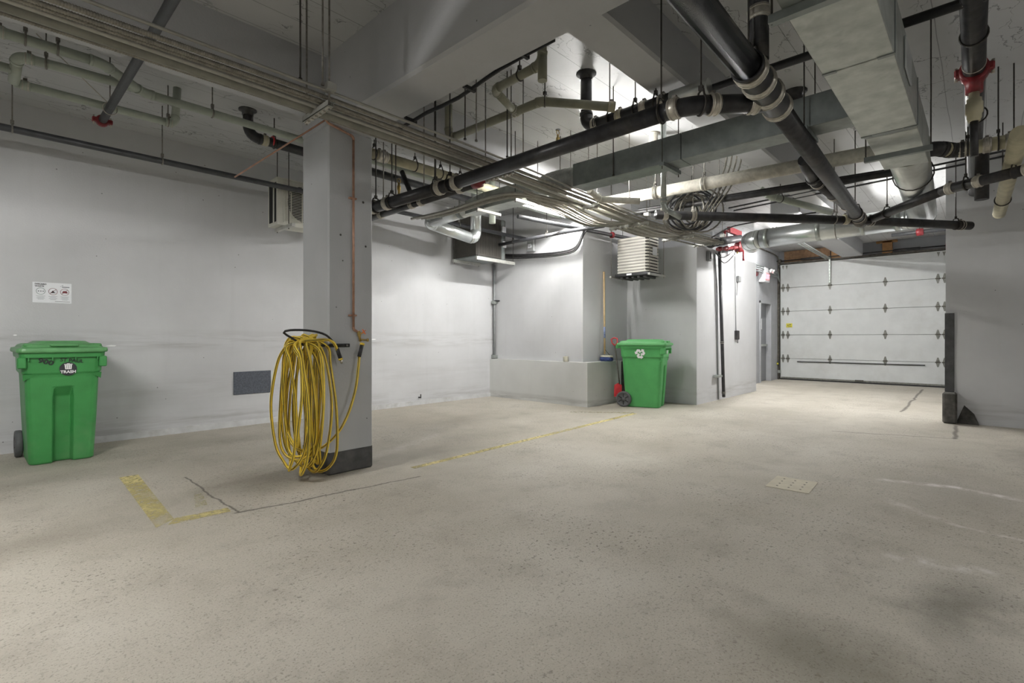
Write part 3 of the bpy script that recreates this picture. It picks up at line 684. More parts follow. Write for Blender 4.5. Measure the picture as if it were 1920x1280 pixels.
# branch from the left joining the bundle
for k in range(4):
    cs = [(3.66 + 0.04 * k, 5.15 - 0.05 * k, BZ - 0.05), (3.68 + 0.04 * k, 4.5, BZ - 0.06), (3.70 + 0.04 * k, 3.85, BZ - 0.03), (3.80 + 0.05 * k, 3.55 + 0.0 * k, BZ - 0.02), (4.15 + 0.04 * k, 3.40 + 0.03 * k, BZ - 0.02)]
    o = MB().tube(swept(cs, 0.06), (0.016, 0.010, 0.012, 0.017)[k], 8).build('branch_conduit', 'conduit' if k in (0, 3) else 'accable')
    tag(o, ('silver conduit on the inner side', 'thin armoured cable second', 'thin armoured cable third', 'thick conduit on the outer side')[k] + ' of the branch joining the bundle by the lamp', 'conduit', 'branch conduits')
# trapezes
tr = [(1.52, 3.0, 3.36), (3.25, 3.05, 3.42), (4.72, 3.12, 3.68), (5.9, 3.15, 3.72), (7.2, 3.12, 3.6), (8.2, 3.05, 3.55)]
lbl = ['strut trapeze in front of the column carrying the cable bundle', 'strut trapeze behind the long drain carrying the cable bundle', 'strut trapeze beside the bright lamp carrying the cables',
       'strut trapeze carrying the wide middle of the cables', 'strut trapeze near the coiled cables', 'last strut trapeze at the end of the cable bundle']
for (x, y0, y1), lb in zip(tr, lbl):
    t = thing('strut_trapeze', lb, 'pipe support', (x, y0, BZ - 0.06))
    zz = BZ - 0.055 + 0.06 * max(0, (x - 6.8) / 1.5)
    MB().box((x - 0.02, y0, zz), (x + 0.02, y1, zz + 0.004)).box((x - 0.02, y0, zz), (x - 0.017, y1, zz + 0.035)).box((x + 0.017, y0, zz), (x + 0.02, y1, zz + 0.035)).build('channel', 'strut', t)
    for y in (y0 + 0.02, y1 - 0.02):
        MB().cyl((x, y, zz - 0.02), (x, y, CEIL if x > 2.45 or x < 2 else 2.96), 0.006, 6).build('hanger_rod', 'rod', t)
        MB().lathe((x, y, zz - 0.012), (0, 0, 1), [(0, 0.013), (0.012, 0.013)], 6).build('nut', 'clamp', t)
    MB().box((x - 0.03, y0 - 0.02, zz + 0.1), (x + 0.03, y0 + 0.05, zz + 0.145)).build('rod_stiffener', 'strut', t)
    y = y0 + 0.04
    while y < y1 - 0.03:
        MB().box((x - 0.012, y - 0.012, zz - 0.012), (x + 0.012, y + 0.012, zz + 0.006), bev=0.003).build('pipe_clip', 'clamp', t); y += 0.055
# coiled spare cables hung on the slim pipes
rc = random.Random(5)
cl_ = thing('cable_coil', 'thick coil of spare grey cables hanging beneath the white pipe', 'cable coil', (6.0, 2.6, 2.95))
ax = V((0.84, 0.52, 0.0)); sd_ = V((-0.52, 0.84, 0)).normalized()
for k in range(15):
    c = V((5.98, 2.62, 2.70)) + sd_ * rc.uniform(-0.12, 0.12) + ax * (0.014 * k - 0.1) + V((0, 0, rc.uniform(-0.03, 0.03)))
    R = rc.uniform(0.17, 0.27); pts = []
    for j in range(24):
        a = 2 * PI * j / 24; pts.append(c + sd_ * (R * 0.95 * math.cos(a)) + V((0, 0, R * 1.0 * math.sin(a))) + ax * 0.02 * math.sin(2 * a + k))
    MB().tube(pts, 0.0105, 6, closed=True).build('cable_loop', 'accable' if k % 3 else 'steel_black', cl_)
for k in range(4):
    MB().tube(swept([V((5.9, 2.55 - 0.05 * k, 2.50)), V((5.95, 2.45 - 0.05 * k, 2.7)), V((6.05, 2.36 - 0.06 * k, 2.92)), V((6.2, 2.30 - 0.06 * k, 3.2)), V((6.3, 2.28 - 0.06 * k, CEIL))], 0.06), 0.0105, 6).build('cable_tail', 'accable', cl_)

# ---------------------------------------------------------------- light fittings
def lamp(x0, y, z, lip_far, lip_near, label, rodz=CEIL, ln=1.2, ends=None, tubes=1):
    """batten with a single tube; the reflector lips sit at the given heights above the tube on the far (+y) and near (-y) side"""
    t = thing('fluorescent_light', label, 'ceiling light', (x0, y, z))
    x1 = x0 + ln
    prof = [(0.105, lip_far), (0.045, 0.055), (0.045, 0.10), (-0.045, 0.10), (-0.045, 0.055), (-0.07, lip_near), (-0.073, lip_near + 0.003), (-0.048, 0.06), (-0.048, 0.104), (0.048, 0.104), (0.048, 0.06), (0.108, lip_far + 0.003)]
    MB().prism([(x0 - 0.03, y + a, z + b) for a, b in prof], (ln + 0.06, 0, 0)).build('reflector', 'fixture', t)
    MB().box((x0 - 0.03, y - 0.044, z + 0.056), (x1 + 0.03, y + 0.044, z + 0.1)).build('ballast_box', 'fixture', t)
    for dy in ((0.0,) if tubes == 1 else (-0.024, 0.024)):
        MB().cyl((x0 + 0.02, y + dy, z), (x1 - 0.02, y + dy, z), 0.0135, 12).build('tube', 'tube', t)
    for xx, s in ((x0, 1), (x1, -1)):
        MB().box((xx - 0.012, y - 0.016 * tubes, z - 0.02), (xx + 0.012, y + 0.016 * tubes, z + 0.06), bev=0.003).build('lamp_holder', 'fixture', t)
    if ends is not None:
        for xx in (x0 - 0.034, x1 + 0.031):
            MB().box((xx, y - 0.075, z + ends), (xx + 0.003, y + 0.10, z + 0.104)).build('end_plate', 'fixture', t)
    for xx in (x0 + 0.12, x1 - 0.12):
        MB().cyl((xx, y, z + 0.1), (xx, y, rodz), 0.004, 6).build('chain', 'rod', t)
    return t
lamp(4.55, 3.47, 2.78, 0.07, 0.085, 'short bright lamp tucked above the cable bundle', ln=0.6, tubes=2)
lamp(5.65, 4.98, 3.20, -0.040, 0.0, 'long fluorescent tube in the far corner bay behind the cables', ln=1.2, ends=-0.012)
lamp(-1.55, 3.42, 2.62, 0.006, 0.05, 'fluorescent tube under the cables behind the left of the view')
lamp(9.25, 1.9, 3.05, 0.05, 0.05, 'fluorescent tube behind the round silver duct in the door passage')
lamp(11.9, 3.7, 3.38, 0.03, 0.03, 'added fluorescent tube hidden under the ceiling beyond the silver duct elbow')  # extra lamp hidden behind the duct, added to brighten the garage door
lamp(2.7, -3.6, 2.75, -0.005, -0.005, 'added unseen fluorescent tube in the bay to the right of the view', ln=0.8)  # unseen lamp added to lift the brightness of the right wall
lamp(-2.6, -2.8, 2.75, -0.005, -0.005, 'fluorescent tube in the bay behind the camera', ln=0.6)

# ---------------------------------------------------------------- ducts
def duct_x(lo, hi, parent, nm='duct_section', m='galv'): return MB().box(lo, hi, bev=0.004).build(nm, m, parent)
t = thing('metal_duct', 'large galvanised rectangular duct running away at upper right', 'duct', (0.6, 0.33, 2.6))
for a, b in ((0.6, 1.9), (1.905, 3.155), (3.165, 4.33)): duct_x((a, 0.33, 2.6), (b, 0.645, 2.92), t)
MB().loft([[(4.335, 0.33, 2.6), (4.335, 0.645, 2.6), (4.335, 0.645, 2.92), (4.335, 0.33, 2.92)], [(4.52, 0.34, 2.64), (4.52, 0.645, 2.64), (4.52, 0.645, 2.92), (4.52, 0.34, 2.92)]], False).build('transition', 'galv_dark', t)
duct_x((4.525, 0.34, 2.64), (5.47, 0.645, 2.92), t)
for x in (1.9, 3.16, 4.34):
    MB().box((x - 0.012, 0.33, 2.595), (x + 0.012, 0.40, 2.60)).box((x - 0.012, 0.58, 2.595), (x + 0.012, 0.645, 2.60)).box((x - 0.006, 0.325, 2.6), (x + 0.006, 0.331, 2.92)).build('drive_cleat', 'galv_dark', t)
for x in (2.42, 4.85):
    MB().box((x - 0.02, 0.28, 2.56), (x + 0.02, 0.70, 2.598)).build('support_angle', 'galv_dark', t)
    for y in (0.29, 0.69): MB().cyl((x, y, 2.56), (x, y, CEIL), 0.005, 6).build('hanger_rod', 'rod_dark', t)
MB().box((3.55, 0.318, 2.68), (3.85, 0.329, 2.86), bev=0.004).build('foil_patch', 'bright', t)
# round silver duct leaving the end of it, turning across the door passage
t = thing('round_duct', 'round silver duct running from the big duct end across the door passage', 'duct', (5.47, 0.5, 2.75))
R_ = 0.15
pts = [(5.46, 0.49, 2.80), (8.72, 0.60, 2.80), (8.80, 2.84, 2.78), (9.35, 3.0, 2.80)]
segs = fillet(pts, 0.24)
for kind, pp in segs:
    if kind == 's':
        MB().cyl(pp[0], pp[1], R_, 26).build('straight_section', 'bright', t)
    else:
        MB().tube(pp, R_, 26).build('segmented_elbow', 'bright', t)
        for k in (1, 3, 5): MB().ring(pp[k], pp[min(k + 1, 6)] - pp[k - 1], R_, 0.004, 24, 5).build('elbow_seam', 'galv_dark', t)
for s in (0.12, 0.3, 0.55, 0.88):
    p = V(pts[1]).lerp(V(pts[2]), s); MB().lathe(p - V((0, 0.03, 0)), (0, 1, 0), [(0, R_ + 0.001), (0.0, R_ + 0.005), (0.06, R_ + 0.005), (0.06, R_ + 0.001)], 24).build('joint_band', 'galv', t)
MB().lathe((5.47, 0.49, 2.80), (1, 0.03, 0), [(-0.01, 0.165), (0.02, 0.165), (0.08, R_ + 0.003)], 24).build('collar', 'galv', t)
hanger(t, V((8.77, 1.6, 2.79)), (0, 1, 0), R_, CEIL, 'rod'); hanger(t, V((6.4, 0.52, 2.80)), (1, 0, 0), R_, CEIL, 'rod_dark')
# long duct crossing
t = thing('metal_duct', 'blue-grey galvanised duct crossing the middle of the ceiling', 'duct', (4.14, 0.7, 2.7))
for a, b in ((0.66, 1.9), (1.905, 3.05)): duct_x((4.14, a, 2.7), (4.36, b, 2.93), t, m='galv_dark')
for y in (2.05, 0.95):
    MB().box((4.08, y - 0.02, 2.665), (4.42, y + 0.02, 2.698)).build('support_angle', 'galv_dark', t)
    for x in (4.09, 4.41): MB().cyl((x, y, 2.64), (x, y, CEIL), 0.005, 6).build('hanger_rod', 'rod_dark', t)
MB().tube(swept([(4.25, 3.05, 2.82), (4.25, 3.25, 2.84), (4.32, 3.55, 2.86), (4.42, 3.75, 2.82)], 0.03), [0.105 + 0.006 * (i % 2) for i in range(len(swept([(4.25, 3.05, 2.82), (4.25, 3.25, 2.84), (4.32, 3.55, 2.86), (4.42, 3.75, 2.82)], 0.03)))], 20).build('flexible_section', 'foil', t)
# duct with silver elbow left of the lamp
t = thing('metal_duct', 'silver duct bending down and back below the left ceiling', 'duct', (4.4, 4.0, 2.74))
duct_x((4.32, 3.75, 2.78), (4.56, 4.55, 2.98), t)
MB().loft([[(4.32, 4.55, 2.78), (4.56, 4.55, 2.78), (4.56, 4.55, 2.98), (4.32, 4.55, 2.98)], [(4.36, 4.95, 2.78), (4.54, 4.95, 2.78), (4.54, 4.95, 2.95), (4.36, 4.95, 2.95)]], False).build('transition', 'galv', t)
pts = [(4.45, 4.90, 2.86), (4.46, 5.88, 2.83), (5.42, 5.90, 2.72), (5.44, 5.90, CEIL)]
for kind, pp in fillet(pts, 0.13):
    if kind == 's': MB().cyl(pp[0], pp[1], 0.085, 20).build('straight_section', 'bright', t)
    else:
        MB().tube(pp, 0.086, 20).build('segmented_elbow', 'bright', t)
        for k in (1, 3, 5): MB().ring(pp[k], pp[min(k + 1, 6)] - pp[k - 1], 0.086, 0.003, 20, 5).build('elbow_seam', 'galv', t)
for y in (5.08, 5.38, 5.7): MB().lathe((4.455, y, 2.855), (0, 1, -0.03), [(0, 0.0855), (0, 0.089), (0.08, 0.089), (0.08, 0.0855)], 20).build('joint_band', 'galv_dark', t)
for y in (3.95, 4.6):
    MB().box((4.24, y - 0.02, 2.745), (4.66, y + 0.02, 2.778)).build('support_angle', 'strut', t)
    for x in (4.25, 4.65): MB().cyl((x, y, 2.73), (x, y, CEIL), 0.005, 6).build('hanger_rod', 'rod_dark', t)

# ---------------------------------------------------------------- air-conditioning units
# white outdoor unit on the left wall, partly behind the column
ax0, ay0, az0 = SY(521, 333, 6.36).x, 6.36, 2.57
t = thing('ac_condenser', 'cream air-conditioner unit with round fan grille behind the column', 'air conditioner', (ax0, ay0, az0))
W_, D_, H_ = 0.86, 0.30, 0.57
mb = MB()
mb.box((ax0, ay0 + 0.012, az0), (ax0 + W_, ay0 + D_, az0 + H_))
o = mb.build('casing', 'acwhite', t)
MB().box((ax0 - 0.004, ay0 + 0.05, az0 + 0.04), (ax0 + 0.002, ay0 + D_ - 0.04, az0 + H_ - 0.04)).build('side_coil', 'dark', t)
MB().box((ax0 - 0.006, ay0 + 0.10, az0 + 0.03), (ax0 + 0.0, ay0 + 0.14, az0 + H_ - 0.03)).build('side_post', 'acwhite', t)
fc = V((ax0 + 0.36, ay0 + 0.012, az0 + 0.30))
MB().lathe(fc + V((0, 0.002, 0)), (0, -1, 0), [(0, 0.235), (0.004, 0.235)], 36).build('fan_opening', 'dark', t)
mb = MB()
for k in range(24):
    z = az0 + 0.06 + k * 0.0205
    mb.box((ax0 + 0.09, ay0 - 0.012, z), (ax0 + 0.64, ay0 - 0.004, z + 0.006))
mb.build('grille_bars', 'acwhite', t)['kind'] = 'stuff'
for x in (0.16, 0.30, 0.44, 0.58): MB().box((ax0 + x - 0.004, ay0 - 0.016, az0 + 0.05), (ax0 + x + 0.004, ay0 - 0.008, az0 + 0.54)).build('grille_stay', 'acwhite', t)
MB().box((ax0 + 0.075, ay0 - 0.01, az0 + 0.035), (ax0 + 0.085, ay0 + 0.012, az0 + 0.555)).build('grille_frame', 'acwhite', t)
MB().box((ax0 - 0.01, ay0 - 0.005, az0 + H_), (ax0 + W_ + 0.01, ay0 + D_ + 0.01, az0 + H_ + 0.012)).build('top_cover', 'acwhite', t)
for x in (0.10, 0.70):
    MB().box((ax0 + x - 0.02, ay0 - 0.22, az0 - 0.045), (ax0 + x + 0.02, ay0 + D_, az0 - 0.004)).build('support_strut', 'strut', t)
    for y in (ay0 - 0.08, ay0 + D_ - 0.03): MB().cyl((ax0 + x, y, az0 - 0.06), (ax0 + x, y, CEIL), 0.005, 6).build('hanger_rod', 'rod_dark', t)
# dark unit in the corner
hx, hy, hz = 5.95, 6.46, 2.60
t = thing('air_handler', 'dark brown air handler hung in the far corner on steel channels', 'air conditioner', (hx, hy, hz))
MB().box((hx, hy, hz), (hx + 0.74, hy + 0.62, hz + 0.72), bev=0.01).build('casing', 'acdark', t)
for k in range(18): MB().box((hx + 0.03 + k * 0.032, hy - 0.004, hz + 0.04), (hx + 0.034 + k * 0.032, hy + 0.002, hz + 0.68)).build('fin', 'dark', t)
MB().box((hx + 0.62, hy - 0.012, hz), (hx + 0.70, hy, hz + 0.72)).build('corner_post', 'galv_dark', t)
MB().box((hx + 0.63, hy - 0.03, hz + 0.45), (hx + 0.72, hy - 0.01, hz + 0.60)).build('data_label', 'paper', t)
MB().box((hx + 0.64, hy - 0.035, hz + 0.22), (hx + 0.72, hy - 0.01, hz + 0.33)).build('switch_plate', 'paper', t)
MB().box((hx, hy, hz - 0.02), (hx + 0.74, hy + 0.62, hz - 0.001)).build('base_pan', 'galv_dark', t)
for y, a, b in ((hy - 0.02, -0.02, 0.95), (hy + 0.55, -0.06, 0.6)):
    MB().box((hx + a, y - 0.02, hz - 0.075), (hx + b, y + 0.02, hz - 0.02)).build('support_channel', 'strut', t)
    for x in (a + 0.03, b - 0.03): MB().cyl((hx + x, y, hz - 0.09), (hx + x, y, CEIL), 0.005, 6).build('hanger_rod', 'rod_dark', t)
# beige perforated condenser in front of the recess
px0, py0, pz0 = 7.75, 4.14, 2.30
t = thing('condenser_unit', 'beige louvred condenser unit hanging above the recycling cart', 'air conditioner', (px0, py0, pz0))
sw, sd, sh = 0.62, 0.42, 0.58
def rr(x0, y0, x1, y1, z, r=0.07, n=4):
    out = []
    for cx_, cy_, a0 in ((x1 - r, y0 + r, -PI / 2), (x1 - r, y1 - r, 0), (x0 + r, y1 - r, PI / 2), (x0 + r, y0 + r, PI)):
        for k in range(n + 1):
            a = a0 + PI / 2 * k / n; out.append((cx_ + r * math.cos(a), cy_ + r * math.sin(a), z))
    return out
MB().loft([rr(px0 + 0.012, py0 + 0.012, px0 + sd - 0.012, py0 + sw - 0.012, pz0), rr(px0 + 0.012, py0 + 0.012, px0 + sd - 0.012, py0 + sw - 0.012, pz0 + sh)]).build('coil_core', 'dark', t)
nl = 11
for k in range(nl + 1):
    z = pz0 + k * sh / nl
    MB().loft([rr(px0, py0, px0 + sd, py0 + sw, z - 0.016), rr(px0 - 0.004, py0 - 0.004, px0 + sd + 0.004, py0 + sw + 0.004, z + 0.015)]).build('louvre', 'acbeige', t)
mb = MB()
for k in range(26):
    y = py0 + 0.05 + k * 0.0205
    for j in range(nl):
        z = pz0 + j * sh / nl
        mb.prism([(px0 - 0.001, y, z), (px0 - 0.001, y + 0.010, z), (px0 - 0.001, y + 0.024, z + sh / nl), (px0 - 0.001, y + 0.014, z + sh / nl)], (0.004, 0, 0))
mb.build('perforated_guard', 'acbeige', t)['kind'] = 'stuff'
MB().box((px0 + 0.04, py0 + 0.04, pz0 + sh), (px0 + sd - 0.04, py0 + sw - 0.04, pz0 + sh + 0.03), bev=0.01).build('top_cover', 'acbeige', t)
MB().box((px0 - 0.02, py0 - 0.02, pz0 - 0.07), (px0 + sd + 0.02, py0 + sw + 0.02, pz0 - 0.015), bev=0.008).build('base_tray', 'rubber', t)
for k in range(5): MB().box((px0 + 0.02, py0 + 0.06 + k * 0.11, pz0 - 0.11), (px0 + sd - 0.02, py0 + 0.11 + k * 0.11, pz0 - 0.07), bev=0.008).build('foot', 'basepaint', t)
MB().box((px0 - 0.022, py0 + 0.30, pz0 - 0.055), (px0 - 0.019, py0 + 0.40, pz0 - 0.025)).build('maker_plate', 'paper', t)
MB().box((px0 + 0.15, py0 - 0.012, pz0 + 0.28), (px0 + 0.30, py0 - 0.006, pz0 + 0.42)).build('data_label', 'paper', t)
for y, a, b in ((py0 - 0.03, -0.03, sd + 0.12), (py0 + sw + 0.10, -0.03, sd)):
    MB().box((px0 + a, y - 0.02, pz0 - 0.075), (px0 + b, y + 0.02, pz0 - 0.04)).build('support_channel', 'strut', t)
    for x in (a + 0.03, b - 0.03): MB().cyl((px0 + x, y, pz0 - 0.09), (px0 + x, y, CEIL), 0.005, 6).build('hanger_rod', 'rod', t)

# ---------------------------------------------------------------- wheeled carts
def cart(label, cat, loc, rz, mb_, ml, style):
    t = thing('wheeled_cart', label, cat, loc, rz)
    def ring(w, d, z, push, r=0.06, cw=0.075, yo=0.0):
        """outline from the middle of the front going round; push = depth of the front channel"""
        h = []
        h += [(0, -d / 2 + push), (cw - 0.02, -d / 2 + push), (cw, -d / 2), (w / 2 - r, -d / 2)]
        for k in range(1, 5):
            a = -PI / 2 + PI / 2 * k / 4; h.append((w / 2 - r + r * math.cos(a), -d / 2 + r + r * math.sin(a)))
        for k in range(0, 5):
            a = PI / 2 * k / 4; h.append((w / 2 - r + r * math.cos(a), d / 2 - r + r * math.sin(a)))
        full = h + [(-x, y) for x, y in reversed(h[1:])]
        return [(x, y + yo, z) for x, y in full]
    P = 0.07
    rings = [ring(0.45, 0.54, 0.0, P), ring(0.465, 0.56, 0.015, P), ring(0.50, 0.62, 0.4, P), ring(0.515, 0.645, 0.62, P), ring(0.52, 0.655, 0.70, 0.012), ring(0.521, 0.658, 0.715, 0.0),
             ring(0.527, 0.672, 0.80, 0.0), ring(0.53, 0.68, 0.825, 0.0), ring(0.565, 0.70, 0.845, 0.0), ring(0.572, 0.72, 0.95, 0.0), ring(0.576, 0.735, 1.03, 0.0)]
    body = MB().loft(rings, False).build('body', mb_, t, True)
    bv = body.modifiers.new('bevel', 'BEVEL'); bv.width = 0.012; bv.segments = 2; bv.limit_method = 'ANGLE'; bv.angle_limit = 0.5
    MB().loft([ring(0.60, 0.775, 0.985, 0.0), ring(0.61, 0.785, 1.035, 0.0)], False).build('rim', mb_, t, True)
    for s in (-1, 1):      # lugs under the rim at the corners
        MB().box((s * 0.282 - 0.03, -0.385, 0.89), (s * 0.282 + 0.03, -0.31, 0.99), bev=0.008).build('corner_lug', mb_, t, True)
        MB().prism([(s * 0.18, -0.346, 0.828), (s * 0.275, -0.346, 0.835), (s * 0.272, -0.33, 0.775), (s * 0.25, -0.33, 0.79)], (0, 0.03, 0)).build('shoulder', mb_, t, True)
    for k in range(4):
        MB().box((-0.24 + k * 0.16 - 0.004, -0.392, 0.955), (-0.24 + k * 0.16 + 0.004, -0.36, 0.985)).build('rim_rib', mb_, t, True)
    lid = MB().loft([ring(0.635, 0.83, 1.03, 0.0, yo=0.0), ring(0.645, 0.84, 1.045, 0.0), ring(0.635, 0.83, 1.072, 0.0), ring(0.58, 0.76, 1.078, 0.0), ring(0.555, 0.74, 1.10, 0.0), ring(0.50, 0.70, 1.112, 0.0)], False).build('lid', ml, t, True)
    bv = lid.modifiers.new('bevel', 'BEVEL'); bv.width = 0.006; bv.segments = 2; bv.limit_method = 'ANGLE'; bv.angle_limit = 0.45
    MB().loft([ring(0.42, 0.60, 1.11, 0.0, 0.05), ring(0.34, 0.52, 1.135, 0.0, 0.05)], False).build('lid_dome', ml, lid, True)
    MB().box((-0.10, -0.40, 1.085), (0.10, -0.345, 1.108), bev=0.008).build('lid_grip', ml, lid, True)
    for s in (-1, 1): MB().box((s * 0.24 - 0.035, -0.37, 1.085), (s * 0.24 + 0.035, -0.27, 1.112), bev=0.01).build('lid_corner_pad', ml, lid, True)
    MB().cyl((-0.22, 0.43, 1.02), (0.22, 0.43, 1.02), 0.014, 10).build('handle_bar', mb_, t, True)
    for s in (-1, 1): MB().box((s * 0.22 - 0.02, 0.36, 0.98), (s * 0.22 + 0.02, 0.445, 1.05), bev=0.006).build('handle_bracket', mb_, t, True)
    MB().cyl((-0.27, 0.30, 0.13), (0.27, 0.30, 0.13), 0.011, 8).build('axle', 'iron', t, True)
    for s in (-1, 1):
        wl = MB().lathe((s * 0.237, 0.30, 0.13), (s, 0, 0), [(0, 0.10), (0.004, 0.125), (0.015, 0.13), (0.045, 0.13), (0.056, 0.122), (0.058, 0.102), (0.050, 0.098), (0.050, 0.03), (0.060, 0.026), (0.060, 0.0)], 28).build('wheel', 'wheel', t, True)
        for k in range(6):
            a = 2 * PI * k / 6
            MB().box((s * 0.287 - 0.004, 0.30 - 0.008, 0.13 + 0.03), (s * 0.287 + 0.004, 0.30 + 0.008, 0.13 + 0.095), Matrix.Identity(3)).build('spoke', 'rubber', wl, True).matrix_local = Matrix.Translation((0, 0.30, 0.13)) @ Matrix.Rotation(a, 4, 'X') @ Matrix.Translation((0, -0.30, -0.13))
    return t
def recycle_mark(parent, c, size, face):
    """three chasing arrows; face maps (u, v) to the surface"""
    for k in range(3):
        a = 2 * PI * k / 3
        def R(p):
            x, y = p; return (x * math.cos(a) - y * math.sin(a), x * math.sin(a) + y * math.cos(a))
        body = [(-0.32, -0.52), (0.14, -0.52), (0.14, -0.68), (0.46, -0.38), (0.14, -0.08), (0.14, -0.24), (-0.16, -0.24), (-0.02, 0.0), (-0.28, 0.15), (-0.50, -0.22)]
        body = [(x * 0.84, y * 0.9 - 0.10) for x, y in body]
        MB().prism([face(*[q * size for q in R(p)]) for p in body], face.n).build('recycling_arrow', 'white', parent, True)
class Face:
    def __init__(s, o, u, v, n): s.o, s.u, s.v, s.n = V(o), V(u), V(v), V(n)
    def __call__(s, a, b): return s.o + s.u * a + s.v * b

t = cart('worn green trash cart against the left wall', 'trash cart', (0.535, 6.585, 0), math.radians(1), 'green', 'green_lid', 0)
# front face leans outwards: text plane just in front of it
def lettering_plane(z): return -0.3545 - (z - 0.85) * 0.095
o = MB().lathe((0.03, lettering_plane(0.87) - 0.001, 0.875), (0, -1, -0.095), [(0, 0.062), (0.002, 0.062)], 36).build('trash_sticker', 'sticker', t, True)
o.scale = (1.0, 1, 1)
fr = (PI / 2 + 0.095, 0, 0)
text('TRASH', 0.036, 'white', t, (0.03, lettering_plane(0.85) - 0.005, 0.847), fr, 'sticker_word', bold=0.0012)
ic = MB()
yb = lettering_plane(0.9) - 0.006
ic.prism([(0.008, yb, 0.872), (0.052, yb, 0.872), (0.056, yb, 0.912), (0.004, yb, 0.912)], (0, 0.002, 0)).box((0.0, yb, 0.915), (0.06, yb + 0.002, 0.921)).box((0.02, yb, 0.921), (0.04, yb + 0.002, 0.926))
ic.build('bin_icon', 'white', t, True)
for k in range(3): MB().box((0.016 + k * 0.013, yb - 0.001, 0.877), (0.019 + k * 0.013, yb, 0.908)).build('icon_bar', 'sticker', t, True)
text('900', 0.06, 'ink', t, (-0.125, lettering_plane(0.95) - 0.003, 0.945), (PI / 2 + 0.095, 0.3, 0), 'handwriting', sx=1.2, bold=0.0012)
text('ST PAUL', 0.045, 'ink', t, (0.055, lettering_plane(0.955) - 0.003, 0.952), (PI / 2 + 0.095, 0.12, 0), 'handwriting', sx=1.0, bold=0.0006)

t = cart('clean green recycling cart beside the concrete ledge', 'recycling cart', (7.80, 4.22, 0), math.radians(16), 'green2', 'green2_lid', 1)
recycle_mark(t, None, 0.135, Face((-0.29, 0.02, 0.90), (0, -1, 0), (-0.06, 0, 1), (-0.0015, 0, 0)))
recycle_mark(t, None, 0.08, Face((0.0, -0.366, 0.93), (1, 0, 0), (0, -0.09, 1), (0, -0.0015, 0)))

# ---------------------------------------------------------------- hose on the column
hk = thing('hose_hook', 'black bent steel hose hook bolted to the column', 'hook', (2.02, 4.0, 1.1))
MB().box((2.02, 4.012, 1.085), (2.21, 4.03, 1.115), bev=0.004).build('mounting_bar', 'black', hk)
MB().tube(swept([(2.15, 4.0, 1.10), (1.95, 3.99, 1.10), (1.80, 3.99, 1.105), (1.70, 3.98, 1.16), (1.63, 3.98, 1.205), (1.66, 3.93, 1.225), (1.80, 3.90, 1.222), (1.93, 3.90, 1.19), (2.05, 3.98, 1.12)], 0.03), 0.009, 8).build('bent_rod', 'black', hk)
for x in (2.05, 2.18): MB().cyl((x, 4.02, 1.10), (x, 4.004, 1.10), 0.008, 8).build('bolt', 'rod', hk)
hs = thing('garden_hose', 'yellow hose coiled over the hook on the column', 'hose', (1.85, 4.0, 0.0))
rnd = random.Random(11)
hp = []; NL = 14
for i in range(NL):
    xc = 1.71 + 0.265 * ((i * 0.618) % 1.0); yc = 4.06 + rnd.uniform(-0.03, 0.03); wd = rnd.uniform(0.15, 0.24); bot = rnd.uniform(0.045, 0.30) if i % 3 else rnd.uniform(0.04, 0.12); top = 1.135 + 0.018 * (i % 4)
    for k in range(24):
        a = 2 * PI * k / 24
        s_, c_ = math.sin(a), math.cos(a)
        z = (top + bot) / 2 + (top - bot) / 2 * math.copysign(abs(c_) ** 0.62, c_)
        f = (z - bot) / (top - bot)
        wloc = wd * (1.0 - 0.62 * max(0, (f - 0.55)) ** 1.2 * 1.6)
        y = yc + wloc * math.copysign(abs(s_) ** 0.85, s_)
        x = xc + 0.05 * s_ * (1 if i % 2 else -1) + 0.02 * math.sin(3 * a + i)
        x = min(x, 2.0 if y > 4.0 else 2.06)
        hp.append(V((x, y, max(z, 0.016))))
end = [V((1.93, 3.93, 1.15)), V((2.02, 3.93, 1.12)), V((2.055, 3.945, 1.06))]
start = [V((2.27, 3.965, 1.0)), V((2.255, 3.955, 0.9)), V((2.22, 3.94, 0.72)), V((2.14, 3.92, 0.52)), V((2.03, 3.90, 0.37)), V((1.9, 3.95, 0.26)), V((1.8, 4.1, 0.25)), V((1.76, 4.22, 0.36)), V((1.73, 4.22, 0.7)), V((1.72, 4.12, 1.05))]
path = swept(start + hp[0::2] + end, 0.03)
MB().tube(path, 0.0115, 8).build('hose_line', 'hose', hs)
MB().tube([p + V((-0.009, -0.0085, 0.0)) for p in path], 0.0028, 4).build('hose_stripe', 'hose_stripe', hs)
MB().cyl((2.055, 3.945, 1.075), (2.085, 3.95, 0.995), 0.017, 10).build('end_grip', 'rubber', hs)
MB().cyl((2.085, 3.95, 0.995), (2.09, 3.951, 0.98), 0.019, 10).build('end_collar', 'hose', hs)
MB().cyl((2.09, 3.951, 0.98), (2.102, 3.953, 0.95), 0.011, 10).build('brass_tip', 'clamp', hs)
MB().cyl((2.268, 3.964, 1.0), (2.298, 3.968, 1.10), 0.017, 10).build('tap_grip', 'rubber', hs)
MB().cyl((2.298, 3.968, 1.10), (2.304, 3.969, 1.118), 0.021, 10).build('tap_collar', 'hose', hs)
